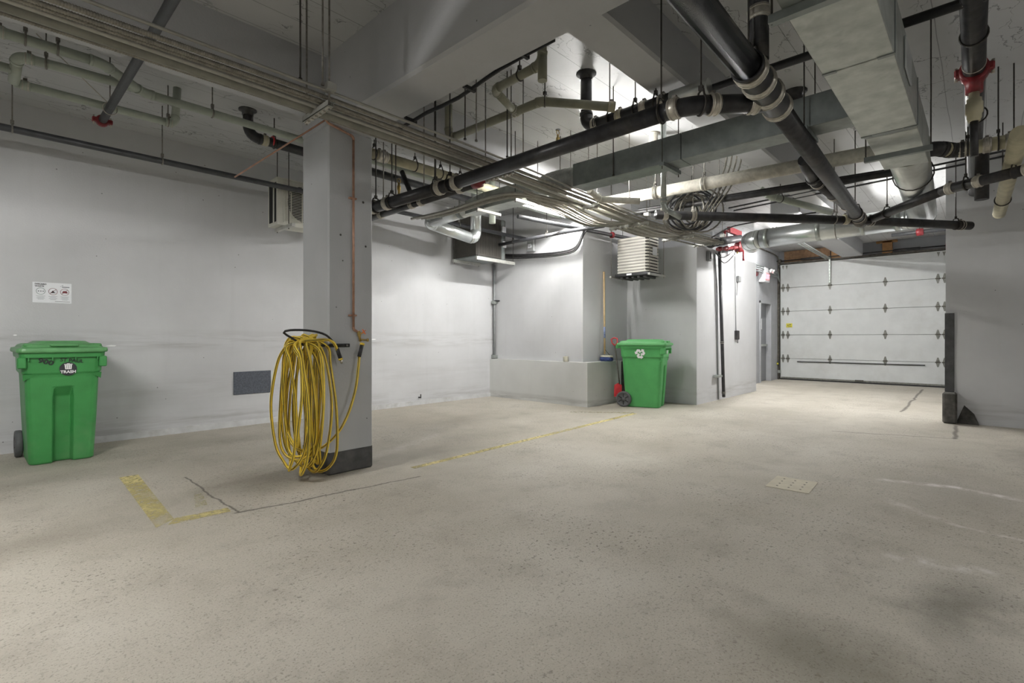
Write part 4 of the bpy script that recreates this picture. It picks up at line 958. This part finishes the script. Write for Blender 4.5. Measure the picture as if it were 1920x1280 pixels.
# copper supply and tap
cu = run('copper_pipe', 'copper water pipe running down the front of the column', 'pipe', [(1.97, 3.99, 2.985), (2.0, 3.985, 2.955), (2.235, 4.0, 2.915), (2.235, 4.0, 1.235), (2.285, 4.0, 1.215)], 0.0105, 'copper', bend=0.03)
for z in (2.38, 1.36):
    MB().box((2.20, 4.0, z - 0.008), (2.27, 4.03, z + 0.008), bev=0.003).ring((2.235, 4.0, z), (0, 0, 1), 0.013, 0.004, 12).build('pipe_strap', 'copper', cu)
tp = thing('hose_tap', 'brass tap with an orange wheel handle on the column', 'tap', (2.29, 4.0, 1.18))
MB().lathe((2.285, 4.0, 1.215), (0.2, 0, -1), [(-0.01, 0.012), (0.0, 0.016), (0.03, 0.016), (0.04, 0.011), (0.085, 0.011)], 12).build('valve_body', 'brass', tp)
MB().cyl((2.285, 4.0, 1.19), (2.32, 3.975, 1.215), 0.007, 8).build('valve_stem', 'brass', tp)
MB().ring((2.32, 3.972, 1.218), (0.7, -0.5, 0.5), 0.022, 0.005, 14).cyl((2.30, 3.966, 1.205), (2.34, 3.978, 1.232), 0.004, 6).cyl((2.315, 3.985, 1.235), (2.325, 3.96, 1.20), 0.004, 6).build('wheel_handle', plain('orange_handle', c3('d8733f'), 0.5), tp)
MB().cyl((2.30, 3.99, 1.15), (2.35, 3.975, 1.145), 0.008, 8).lathe((2.35, 3.975, 1.145), (1, -0.3, 0), [(0, 0.014), (0.015, 0.014)], 10).build('vacuum_breaker', 'brass', tp)
tag(MB().cyl((1.985, 4.02, 2.985), SZ(440, 332, 2.62), 0.007, 6).build('conduit', 'copper'), 'thin rusty rod slanting down to the left from the column top', 'rod')
# ---------------------------------------------------------------- things on the left wall
sg = thing('waste_notice', 'white waste sorting notice taped to the left wall above the trash cart', 'notice', (0.53, WY - 0.001, 1.635))
MB().box((-0.152, -0.0015, -0.104), (0.152, 0.0, 0.108)).build('sheet', 'paper', sg, True)
fr = (PI / 2, 0, 0)
text('DISCARD', 0.0215, 'ink', sg, (-0.135, -0.003, 0.088), fr, 'heading', align='LEFT', bold=0.0006)
text('WASTE', 0.0215, 'ink', sg, (-0.135, -0.003, 0.066), fr, 'heading', align='LEFT', bold=0.0006)
for cx_, m_ in ((-0.09, 'greenink'), (0.005, 'redink'), (0.097, 'redink')):
    MB().ring((cx_, -0.002, 0.015), (0, 1, 0), 0.034, 0.0018, 28, 5).build('roundel', m_, sg, True)
    if m_ == 'redink': MB().cyl((cx_ - 0.024, -0.0025, -0.009), (cx_ + 0.024, -0.0025, 0.039), 0.0016, 5).build('slash', m_, sg, True)
for k in range(3): MB().box((-0.112 + k * 0.018, -0.0025, 0.009), (-0.102 + k * 0.018, -0.0015, 0.021)).build('icon', 'greyink', sg, True)
MB().prism([(-0.017, -0.0025, 0.0), (0.027, -0.0025, 0.0), (0.012, -0.0025, 0.012), (0.005, -0.0025, 0.028), (-0.006, -0.0025, 0.012)], (0, 0.001, 0)).build('icon', 'ink', sg, True)
MB().prism([(0.075, -0.0025, 0.004), (0.12, -0.0025, 0.002), (0.118, -0.0025, 0.018), (0.108, -0.0025, 0.026), (0.084, -0.0025, 0.026), (0.08, -0.0025, 0.014)], (0, 0.001, 0)).build('icon', 'redink', sg, True)
for cx_ in (-0.09, 0.005, 0.097):
    for k, wd in enumerate((0.07, 0.05, 0.066, 0.045)):
        MB().box((cx_ - wd / 2, -0.002, -0.037 - k * 0.011), (cx_ + wd / 2, -0.0014, -0.034 - k * 0.011)).build('text_line', 'greyink', sg, True)
MB().box((0.02, -0.002, -0.09), (0.14, -0.0014, -0.087)).build('text_line', 'ink', sg, True)
MB().prism([(0.07, -0.002, 0.080), (0.088, -0.002, 0.092), (0.08, -0.002, 0.078)], (0, 0.0006, 0)).prism([(0.058, -0.002, 0.073), (0.069, -0.002, 0.078), (0.066, -0.002, 0.070)], (0, 0.0006, 0)).box((0.075, -0.002, 0.062), (0.135, -0.0014, 0.072)).build('emblem', 'greyink', sg, True)
tag(MB().box((2.28, WY - 0.012, 0.415), (2.75, WY, 0.715), bev=0.003).build('wall_panel', 'panel'), 'charcoal rectangular panel fixed low on the left wall', 'wall panel')
for i, (px, py, w_, h_) in enumerate(((208, 648, 0.10, 0.014), (700, 636, 0.1, 0.02), (28, 628, 0.03, 0.014))):
    p = SY(px, py, WY - 0.002)
    tag(MB().prism([(p.x - w_ / 2, WY, p.z), (p.x - w_ * 0.2, WY, p.z - h_ / 2), (p.x + w_ * 0.35, WY, p.z - h_ * 0.4), (p.x + w_ / 2, WY, p.z + h_ * 0.2), (p.x, WY, p.z + h_ / 2)], (0, -0.001, 0)).build('paint_flake', 'white'), ('white flake of bare plaster beside the trash cart', 'white flake of bare plaster right of the column', 'small white flake above the trash cart lid')[i], 'paint flake')
p = SY(787, 745, WY - 0.03)
t = thing('wall_hydrant', 'small black pipe stub low on the left wall right of the column', 'pipe stub', tuple(p))
MB().cyl((p.x, WY, p.z), (p.x, WY - 0.06, p.z), 0.012, 8).cyl((p.x, WY - 0.06, p.z - 0.01), (p.x, WY - 0.06, p.z + 0.06), 0.01, 8).build('stub', 'iron', t)
# corner conduit, boxes and line set
cp_ = run('conduit', 'grey conduit running down the corner beside the concrete ledge', 'conduit', [(7.02, 7.09, 2.6), (7.02, 7.09, 0.80)], 0.022, 'greyplastic')
for z in (1.86, 0.79): MB().box((6.97, 7.02, z - 0.03), (7.05, 7.13, z + 0.03), bev=0.005).build('junction_box', 'galv', cp_)
MB().box((6.97, 6.97, 1.88), (7.05, 7.05, 1.9)).build('strap', 'rubber', cp_)
t = thing('disconnect_box', 'grey electrical disconnect box on the corner wall', 'electrical box', (7.05, 6.0, 2.6))
p = SX(998, 460, 7.04)
MB().box((6.98, p.y - 0.085, p.z - 0.12), (7.05, p.y + 0.085, p.z + 0.10), bev=0.008).build('enclosure', 'greyplastic', t)
MB().box((6.97, p.y - 0.03, p.z - 0.05), (6.985, p.y + 0.05, p.z + 0.02)).build('warning_label', 'paper', t)
MB().box((6.965, p.y - 0.02, p.z - 0.03), (6.975, p.y + 0.03, p.z - 0.02)).build('label_text', 'ink', t)
for k in range(3):
    cs = [SX(px, py + 3 * k, 6.98 - 0.02 * k) for px, py in ((938, 477), (960, 478), (1000, 477), (1040, 474), (1070, 468), (1084, 458), (1094, 435), (1102, 424), (1115, 418))]
    tag(MB().tube(swept(cs, 0.05), 0.02 - 0.004 * k, 8).build('refrigerant_line', 'insul'), ('upper', 'middle', 'lower')[k] + ' black insulated refrigerant line sagging across the corner wall', 'refrigerant line', 'refrigerant lines on the corner wall')
run('sprinkler_pipe', 'grey sprinkler branch along the corner wall below the ceiling', 'pipe', [(6.55, 6.9, 2.86), (6.45, 4.9, 2.86), (6.5, 4.2, 2.86)], 0.03, 'steel_black', hang=((0, 0.4), (0, 0.8)))
r_ = run('sprinkler_pipe', 'steel sprinkler pipe crossing above the beige condenser', 'pipe', [(5.6, 5.15, 3.0), (8.4, 4.62, 2.95)], 0.032, 'steel_black')
MB().lathe((7.6, 4.771, 2.964), (1, -0.19, 0), [(0, 0.04), (0.01, 0.055), (0.05, 0.055), (0.06, 0.04)], 14).build('grooved_coupling', 'red', r_)
# ledge things
p = SZ(1083, 676.5, 0.745)
tag(MB().lathe((7.0, p.y, 0.745), (0, 0, 1), [(0, 0.044), (0.008, 0.046), (0.085, 0.046), (0.093, 0.044), (0.093, 0.036), (0.08, 0.034)], 18).build('concrete_core', 'cup'), 'small round concrete test core on the ledge', 'concrete core')
# broom
bx, by = 7.60, 4.90
t = thing('push_broom', 'wooden push broom with blue bristles leaning on the recess wall', 'broom', (bx, by, 0.745))
hb = V((bx, by, 0.93)); ht = V((bx + 0.06, 4.955, 2.34))
MB().cyl(hb - V((0, 0, 0.06)), ht, 0.0165, 10).build('handle', 'handle_wood', t)
MB().cyl(hb.lerp(ht, 0.16), hb.lerp(ht, 0.30), 0.0172, 10).build('handle_label', plain('blue_white_label', c3('8d9cc4'), 0.5, var=0.4, vs=60), t)
MB().box((bx - 0.06, by - 0.16, 0.815), (bx + 0.03, by + 0.06, 0.85), bev=0.012).build('block', plain('pale_block', c3('cfc9b8'), 0.6), t)
o = MB().box((bx - 0.075, by - 0.165, 0.748), (bx + 0.04, by + 0.065, 0.818), bev=0.02).build('bristles', 'bristle', t); o['kind'] = 'stuff'
for s in (-0.06, 0.05): MB().cyl((bx, by - 0.05 + s, 0.845), hb + V((0, 0, 0.03)), 0.004, 6).build('brace', 'black', t)
# shovel
t = thing('shovel', 'red-handled shovel standing behind the recycling cart', 'shovel', (7.55, 4.66, 0.3))
s0, s1 = V((7.60, 4.60, 0.36)), V((7.78, 4.80, 1.02))
MB().cyl(s0, s1, 0.013, 10).build('shaft', 'grime', t)
d_ = (s1 - s0).normalized(); a_ = V((0.3, -0.9, 0.1)).normalized()
MB().tube([s1, s1 + d_ * 0.05 + a_ * 0.045, s1 + d_ * 0.13 + a_ * 0.055, s1 + d_ * 0.15, s1 + d_ * 0.13 - a_ * 0.055, s1 + d_ * 0.05 - a_ * 0.045, s1 + d_ * 0.001], 0.013, 8).build('grip', 'pinkred', t)
MB().prism([(7.55, 4.68, 0.14), (7.62, 4.57, 0.14), (7.63, 4.57, 0.34), (7.59, 4.62, 0.38), (7.56, 4.68, 0.34)], (0.02, 0.012, 0)).build('blade', 'pinkred', t)

# ---------------------------------------------------------------- garage door
YL, YR = 4.14, 0.60
gd = thing('garage_door', 'white sectional garage door with five ribbed panels', 'garage door', (GX, (YL + YR) / 2, 0))
zs = [0.03, 0.585, 1.235, 1.885, 2.535, 3.18]
for a, b in zip(zs, zs[1:]):
    p_ = MB().box((GX, YR, a + 0.004), (GX + 0.05, YL, b - 0.004), bev=0.004).build('panel', 'gdoor', gd)
    k = a + 0.09
    while k < b - 0.05:
        MB().box((GX - 0.003, YR + 0.01, k), (GX + 0.001, YL - 0.01, k + 0.01)).build('panel_rib', 'gdoor', p_); k += 0.105
MB().box((GX - 0.005, YR, 0.0), (GX + 0.045, YL, 0.035)).build('bottom_seal', 'rubber', gd)
MB().box((GX - 0.012, YR + 0.02, 0.035), (GX, YL - 0.02, 0.075)).build('bottom_rail', 'hinge', gd)
def hinge(y, z, wide):
    h = thing_part('hinge', gd)
    MB().box((GX - 0.02, y - 0.05, z - 0.012), (GX - 0.003, y + 0.05, z + 0.012), bev=0.004).build('knuckle', 'grime', h)
    for s in (-1, 1):
        MB().prism([(GX - 0.008, y - 0.04, z), (GX - 0.008, y + 0.04, z), (GX - 0.008, y + 0.012, z + s * 0.11), (GX - 0.008, y - 0.012, z + s * 0.11)], (0.006, 0, 0)).build('leaf', 'hinge', h)
def thing_part(name, parent):
    o = MB().cyl((GX - 0.012, (YL + YR) / 2, 0.0), (GX - 0.012, (YL + YR) / 2, 0.001), 0.001, 3)
    e = bpy.data.objects.new(name, None); col.objects.link(e); e.parent = parent; return e
for z in zs[1:-1]:
    for y in (YL - 0.07, YL - 0.19, YR + 0.07, YR + 0.19, 2.95, 1.78): hinge(y, z, True)
for y in (YL - 0.07, YL - 0.16, YR + 0.08, YR + 0.18): MB().prism([(GX - 0.006, y - 0.03, zs[-1] - 0.03), (GX - 0.006, y + 0.03, zs[-1] - 0.03), (GX - 0.006, y, zs[-1] - 0.14)], (0.005, 0, 0)).build('top_bracket', 'hinge', gd)
MB().box((GX - 0.03, YR + 0.42, 0.495), (GX - 0.004, YL - 0.42, 0.52), bev=0.004).build('stiffener_bar', 'iron', gd)
MB().box((GX - 0.03, 2.22, 0.055), (GX - 0.012, 2.40, 0.085), bev=0.004).build('lift_handle', 'grime', gd)
MB().box((GX - 0.06, 2.93, 2.60), (GX - 0.01, 2.97, 3.30), bev=0.004).build('opener_arm', 'galv', gd)
for k in range(7): MB().cyl((GX - 0.062, 2.95, 2.66 + k * 0.08), (GX - 0.058, 2.95, 2.66 + k * 0.08), 0.008, 8).build('arm_hole', 'dark', gd)
st = tag(MB().box((GX - 0.0075, 3.84, 1.44), (GX - 0.0035, 3.99, 1.55)).build('warning_sticker', 'yellow'), 'small yellow warning sticker on the garage door', 'sticker')
MB().box((GX - 0.0085, 3.87, 1.505), (GX - 0.0075, 3.92, 1.525)).box((GX - 0.0085, 3.93, 1.495), (GX - 0.0075, 3.965, 1.51)).box((GX - 0.0085, 3.86, 1.46), (GX - 0.0075, 3.95, 1.467)).build('print', 'ink', st)
for y, lb in ((YL + 0.03, 'grimy vertical track on the left of the garage door'), (YR - 0.05, 'grimy vertical track on the right of the garage door')):
    t = thing('door_track', lb, 'door track', (GX - 0.05, y, 0))
    MB().box((GX - 0.06, y - 0.02, 0), (GX - 0.055, y + 0.03, 3.1)).box((GX - 0.06, y - 0.02, 0), (GX - 0.0, y - 0.015, 3.1)).build('rail', 'grime', t)
    MB().tube(swept([(GX - 0.05, y, 3.08), (GX - 0.12, y, 3.3), (GX - 0.35, y, 3.42), (GX - 2.2, y, 3.44)], 0.08), 0.018, 8).build('curved_rail', 'grime', t)
    MB().box((GX - 0.03, y + 0.03, 0), (GX + 0.12, y + 0.10, 3.2)).build('jamb', 'grime', t)
    MB().box((GX - 0.075, y - 0.06, 0.18), (GX - 0.05, y + 0.02, 0.26), bev=0.004).build('sensor_bracket', 'galv', t)
sn = MB().box((GX - 0.12, YL + 0.00, 0.40), (GX - 0.075, YL + 0.07, 0.48), bev=0.005).build('safety_sensor', 'black'); tag(sn, 'black and yellow safety sensor by the left door track', 'sensor')
MB().box((GX - 0.125, YL + 0.015, 0.415), (GX - 0.119, YL + 0.055, 0.465)).build('yellow_face', 'yellow', sn)
sp = thing('spring_shaft', 'long torsion shaft with cable drums over the garage door', 'door shaft', (GX - 0.1, YR, 3.27))
MB().cyl((GX - 0.12, YR - 0.1, 3.27), (GX - 0.12, YL + 0.1, 3.27), 0.014, 8).build('shaft', 'black', sp)
MB().cyl((GX - 0.12, 1.1, 3.27), (GX - 0.12, 1.6, 3.27), 0.03, 12).build('spring', 'iron', sp)
MB().cyl((GX - 0.12, 3.0, 3.27), (GX - 0.12, 3.6, 3.27), 0.03, 12).build('spring', 'iron', sp)
for y in (YR + 0.02, YL - 0.02): MB().cyl((GX - 0.12, y - 0.03, 3.27), (GX - 0.12, y + 0.03, 3.27), 0.055, 14).build('cable_drum', 'red' if y < 1 else 'grime', sp)
MB().box((GX - 0.02, YR - 0.1, 3.19), (GX + 0.07, YL + 0.1, 3.235)).build('header_seal', 'grime', sp)
# timber framing over the door
def board(lo, hi, m, label): return tag(MB().box(lo, hi, bev=0.004).build('timber', m), label, 'timber')
board((GX - 0.02, 2.72, 3.24), (GX + 0.06, 2.92, 3.54), 'wood', 'upright pine board left of the beam end above the garage door')
board((GX - 0.02, 1.64, 3.24), (GX + 0.06, 1.84, 3.54), 'wood', 'upright pine board right of the beam end above the garage door')
board((GX - 0.02, 1.54, 3.49), (GX + 0.05, 1.96, 3.545), 'wood', 'short pine cap over the right upright board')
board((GX + 0.02, 2.95, 3.24), (GX + 0.08, 4.05, 3.54), 'osb', 'brown plywood infill above the left of the garage door')
board((GX + 0.02, 2.3, 3.24), (GX + 0.08, 2.70, 3.48), 'osb', 'brown plywood scrap beside the beam end above the door')
# pair of rails slanting to the opener
for k in range(3):
    run('conduit', ('left', 'middle', 'right')[k] + ' conduit of the three slanting to the garage door opener arm', 'conduit', [(10.2, 2.95 - 0.06 * k, 3.22), (GX - 0.1, 3.02 - 0.05 * k, 3.22)], 0.014, 'galv')
# ---------------------------------------------------------------- exit door
d1 = thing('door_1', 'grey exit door in a recessed frame beside the garage door', None, (13.75, 4.2, 0)); d1['kind'] = 'structure'
MB().box((13.76, 4.30, 0.01), (14.58, 4.345, 2.05)).build('door_leaf', 'doorpaint', d1)
for lo, hi in (((13.70, 4.17, 0), (13.76, 4.36, 2.11)), ((14.58, 4.17, 0), (14.64, 4.36, 2.11)), ((13.70, 4.17, 2.05), (14.64, 4.36, 2.11))): MB().box(lo, hi, bev=0.004).build('door_frame', 'frame', d1)
MB().box((13.82, 4.24, 0.93), (14.52, 4.29, 0.99), bev=0.008).build('panic_bar', 'galv', d1)
MB().box((13.72, 4.44, 0), (14.62, 4.6, 2.1)).build('back_panel', 'dark', d1)
nt_ = tag(MB().box((13.95, 4.295, 1.38), (14.22, 4.30, 1.66)).build('door_notice', 'paper'), 'white paper notice on the exit door', 'notice')
MB().box((13.99, 4.293, 1.56), (14.04, 4.295, 1.60)).box((14.08, 4.293, 1.50), (14.16, 4.295, 1.51)).box((13.99, 4.293, 1.45), (14.12, 4.295, 1.46)).build('print', 'ink', nt_)
# exit sign with emergency lamps
p = SY(1431, 519, 4.12)
ex = thing('exit_sign', 'lit red exit sign above the grey exit door', 'exit sign', (13.9, 4.1, p.z))
ez = p.z; ex0 = 13.62
MB().box((ex0, 4.05, ez - 0.13), (ex0 + 0.40, 4.2, ez + 0.14), bev=0.006).build('housing', 'paper', ex)
MB().box((ex0 + 0.05, 4.044, ez - 0.10), (ex0 + 0.38, 4.05, ez + 0.11)).build('lens', plain('pale_lens', c3('e8c9cb'), 0.4), ex)
text('EXIT', 0.17, 'exitred', ex, (ex0 + 0.215 - 13.9, 4.041 - 4.1, 0.0), (PI / 2, 0, 0), 'exit_letters', ext=0.001, bold=0.006)
MB().box((ex0 + 0.06, 4.06, ez + 0.14), (ex0 + 0.36, 4.2, ez + 0.24), bev=0.008).build('battery_box', 'paper', ex)
for x in (0.24, 0.42): MB().lathe((ex0 + x, 4.0, ez + 0.17), (0.1, -0.8, -0.4), [(0, 0.02), (0.03, 0.05), (0.06, 0.055)], 14).build('emergency_lamp', 'white', ex)
al = tag(MB().lathe((11.95, 4.2, SY(1421, 511, 4.12).z), (0, -1, 0), [(0, 0.09), (0.05, 0.09), (0.08, 0.07)], 18).build('fire_bell', 'red'), 'dark red fire bell left of the exit sign', 'fire bell')
al.location.x = SY(1421, 511, 4.12).x - 11.95
# ---------------------------------------------------------------- fire riser and fittings on the plant-room wall
fv = thing('fire_valve', 'dark fire main with red valves at the top of the white block', 'fire valve', (8.6, 3.4, 2.72))
a_, b_ = SY(1335, 455, 3.42), SY(1386, 447, 3.42)
MB().cyl(a_, b_, 0.075, 16).build('main_pipe', 'steel_black', fv)
MB().lathe(a_, a_ - b_, [(-0.02, 0.08), (0.06, 0.09), (0.08, 0.06)], 16).build('end_cap', 'black', fv)
c_ = a_.lerp(b_, 0.45)
MB().cyl(c_ + V((0, 0, 0.07)), c_ + V((0, 0, 0.17)), 0.018, 8).ring(c_ + V((0, 0, 0.17)), (0, 0, 1), 0.06, 0.01, 18).cyl(c_ + V((-0.06, 0, 0.17)), c_ + V((0.06, 0, 0.17)), 0.007, 6).build('hand_wheel', 'red', fv)
c_ = a_.lerp(b_, 0.78)
MB().box(c_ + V((-0.25, -0.03, 0.09)), c_ + V((0.35, 0.03, 0.2)), bev=0.005).build('identification_plate', 'red', fv)
a2, b2 = SY(1345, 467, 3.40), SY(1392, 463, 3.40)
MB().cyl(a2, b2, 0.03, 10).build('trim_pipe', 'red', fv)
for s in (0.1, 0.35, 0.6): MB().lathe(a2.lerp(b2, s), b2 - a2, [(-0.04, 0.03), (-0.035, 0.043), (0.035, 0.043), (0.04, 0.03)], 12).build('grooved_coupling', 'red', fv)
q = SY(1386, 463, 3.4)
MB().lathe(q, (0, 0, 1), [(-0.1, 0.05), (-0.08, 0.08), (0.06, 0.08), (0.1, 0.05)], 14).box(q + V((-0.12, -0.06, -0.05)), q + V((0.16, 0.06, 0.06)), bev=0.015).build('valve_body', 'red', fv)
MB().cyl(q + V((0.05, -0.06, -0.05)), q + V((0.05, -0.06, -0.26)), 0.02, 8).build('valve_lever', 'red', fv)
MB().cyl(q + V((-0.1, 0, -0.1)), q + V((-0.1, 0, -0.14)), 0.02, 8).build('drain_plug', 'brass', fv)
dp = SY(1350, 472, 3.52)
run('drain_pipe', 'dark drain pipe running down the white block to the floor', 'pipe', [SY(1380, 466, 3.5), (dp.x, 3.53, dp.z), (SY(1357, 740, 3.53).x, 3.53, 0.06)], 0.03, 'steel_black', bend=0.06, coup=((1, 0.62, 'steel_black'), (1, 0.97, 'iron')), cl=0.05)
r_ = thing('pipe_bracket', 'small steel bracket holding the drain pipe to the block', 'bracket', (9.6, 3.55, 0.44))
bp = SY(1350, 705, 3.55)
MB().box((bp.x - 0.18, 3.53, bp.z - 0.02), (bp.x + 0.12, 3.61, bp.z + 0.02), bev=0.004).build('arm', 'galv', r_)
run('conduit', 'thin grey conduit down the white block beside the drain pipe', 'conduit', [SY(1340, 476, 3.6), (SY(1344, 600, 3.6).x, 3.6, 2.1), (SY(1347, 742, 3.6).x, 3.6, 0.02)], 0.012, 'greyplastic')
t = thing('switch_box', 'grey switch box high on the white block', 'electrical box', tuple(SY(1328, 482, 3.6)))
p = SY(1328, 480, 3.6); MB().box((p.x - 0.05, 3.56, p.z - 0.09), (p.x + 0.05, 3.62, p.z + 0.09), bev=0.006).build('body', 'greyplastic', t); MB().box((p.x - 0.012, 3.55, p.z - 0.06), (p.x + 0.012, 3.565, p.z + 0.06)).build('lever', 'rubber', t)
t = thing('thermostat', 'small grey sensor with a dangling wire on the white block', 'sensor', tuple(SY(1384, 523, 3.6)))
p = SY(1384, 523, 3.6); MB().box((p.x - 0.06, 3.56, p.z - 0.06), (p.x + 0.06, 3.62, p.z + 0.06), bev=0.01).build('body', 'greyplastic', t)
MB().tube(swept([(p.x - 0.03, 3.6, p.z - 0.05), (p.x - 0.05, 3.6, p.z - 0.2), (p.x - 0.08, 3.6, p.z - 0.33)], 0.05), 0.004, 5).build('wire', 'rubber', t)
t = thing('pull_switch', 'black pull switch hanging on a thin conduit on the white block', 'switch', tuple(SY(1381, 628, 3.6)))
p = SY(1381, 628, 3.6); p0 = SY(1378, 472, 3.6)
MB().box((p.x - 0.06, 3.56, p.z - 0.09), (p.x + 0.06, 3.62, p.z + 0.09), bev=0.008).build('box', 'iron', t)
MB().tube([p0, p + V((-0.03, 0, 0.08))], 0.008, 6).build('conduit_leg', 'greyplastic', t)
MB().cyl(p + V((-0.02, -0.03, -0.08)), p + V((-0.02, -0.03, -0.16)), 0.008, 6).build('pull', 'rubber', t)
for k, sag in enumerate((0.10, 0.2)):
    a_, b_ = SY(1342, 474, 3.5), SY(1374 + 6 * k, 470, 3.45)
    tag(MB().tube(swept([a_, a_.lerp(b_, 0.4) + V((0, 0, -sag)), b_.lerp(a_, 0.15) + V((0, 0, -sag * 0.45)), b_], 0.06), 0.008, 6).build('wire', 'rubber'), ('short', 'long')[k] + ' black wire looping under the fire valve', 'cable')
tag(MB().tube(swept([SZ(1330, 448, 2.74), SZ(1350, 436, 2.8), SZ(1375, 424, 2.85), SZ(1440, 412, 2.9), SZ(1530, 398, 2.95)], 0.1), 0.01, 6).build('cable', 'rubber'), 'single grey cable looping from the bundle end towards the silver duct', 'cable')
# rails of conduits by the exit wall
for k in range(4):
    run('conduit', ('lowest', 'second', 'third', 'topmost')[k] + ' conduit of the stacked row leading past the block to the exit wall', 'conduit', [(11.0, 4.05, 2.80 + 0.05 * k), (14.9, 4.10, 2.80 + 0.05 * k), (15.15, 4.12, 2.70)], 0.016, 'galv_dark', group='stacked conduits by the exit wall', bend=0.12, elbow=False)
# red sprinkler fittings near the garage door
for i, (px, py, x, lb) in enumerate(((1724, 435, 11.5, 'red sprinkler coupling under the ceiling right of the door'),)):
    p = SX(px, py, x)
    t = thing('sprinkler_fitting', lb, 'pipe fitting', tuple(p))
    MB().lathe(p - V((0, 0.06, 0)), (0, 1, 0), [(0, 0.04), (0.01, 0.065), (0.1, 0.065), (0.11, 0.04)], 14).build('coupling', 'red', t)
    MB().cyl(p + V((0, 0.4, 0.0)), p + V((0, -0.6, 0.0)), 0.035, 10).build('pipe', 'steel_black', t)
    MB().cyl(p, (p.x, p.y, CEIL), 0.01, 6).build('hanger_rod', 'rod', t)
# sprinkler heads
for i, (px, py, z, lb) in enumerate(((1046, 262, 3.2, 'upright sprinkler head above the long drain pipe'), (748, 352, 2.75, 'upright sprinkler head beside the hangers right of the column'))):
    p = SZ(px, py, z)
    t = thing('upright_sprinkler', lb, 'sprinkler', tuple(p))
    MB().lathe(p, (0, 0, 1), [(-0.1, 0.012), (-0.03, 0.012), (-0.02, 0.02), (0.02, 0.02), (0.025, 0.012), (0.05, 0.012)], 10).build('body', 'brass', t)
    MB().ring(p + V((0, 0, 0.075)), (0, 1, 0), 0.022, 0.004, 12).build('yoke', 'brass', t)
    MB().lathe(p + V((0, 0, 0.1)), (0, 0, 1), [(0, 0.025), (0.004, 0.025)], 12).build('deflector', 'iron', t)
# steel-sheathed fittings on the ceiling
p = V((5.0, 2.35, CEIL))
tag(MB().lathe(SZ(1225, 250, CEIL), (0, 0, -1), [(0, 0.075), (0.01, 0.06), (0.012, 0.05), (0.2, 0.05)], 14).build('pipe_stub', 'white_pipe'), 'short white pipe stub poking from the rough ceiling hole', 'pipe stub')
t = thing('pipe_stub', 'black vent stub with ceiling flange right of the large drain', 'pipe stub', tuple(SZ(1490, 172, CEIL)))
MB().lathe(SZ(1490, 172, CEIL), (0, 0, -1), [(0, 0.11), (0.01, 0.11), (0.014, 0.06), (0.12, 0.06), (0.13, 0.065), (0.22, 0.065)], 16).build('stub', 'iron', t)
# flush extra drain line on the ceiling above: pipe from behind the big duct to the right wall
run('drain_pipe', 'dark upright pipe standing behind the cream drain at right', 'pipe', [(6.75, 0.02, 3.05), (6.75, 0.02, 2.52)], 0.055, 'iron', coup=((0, 0.1),))
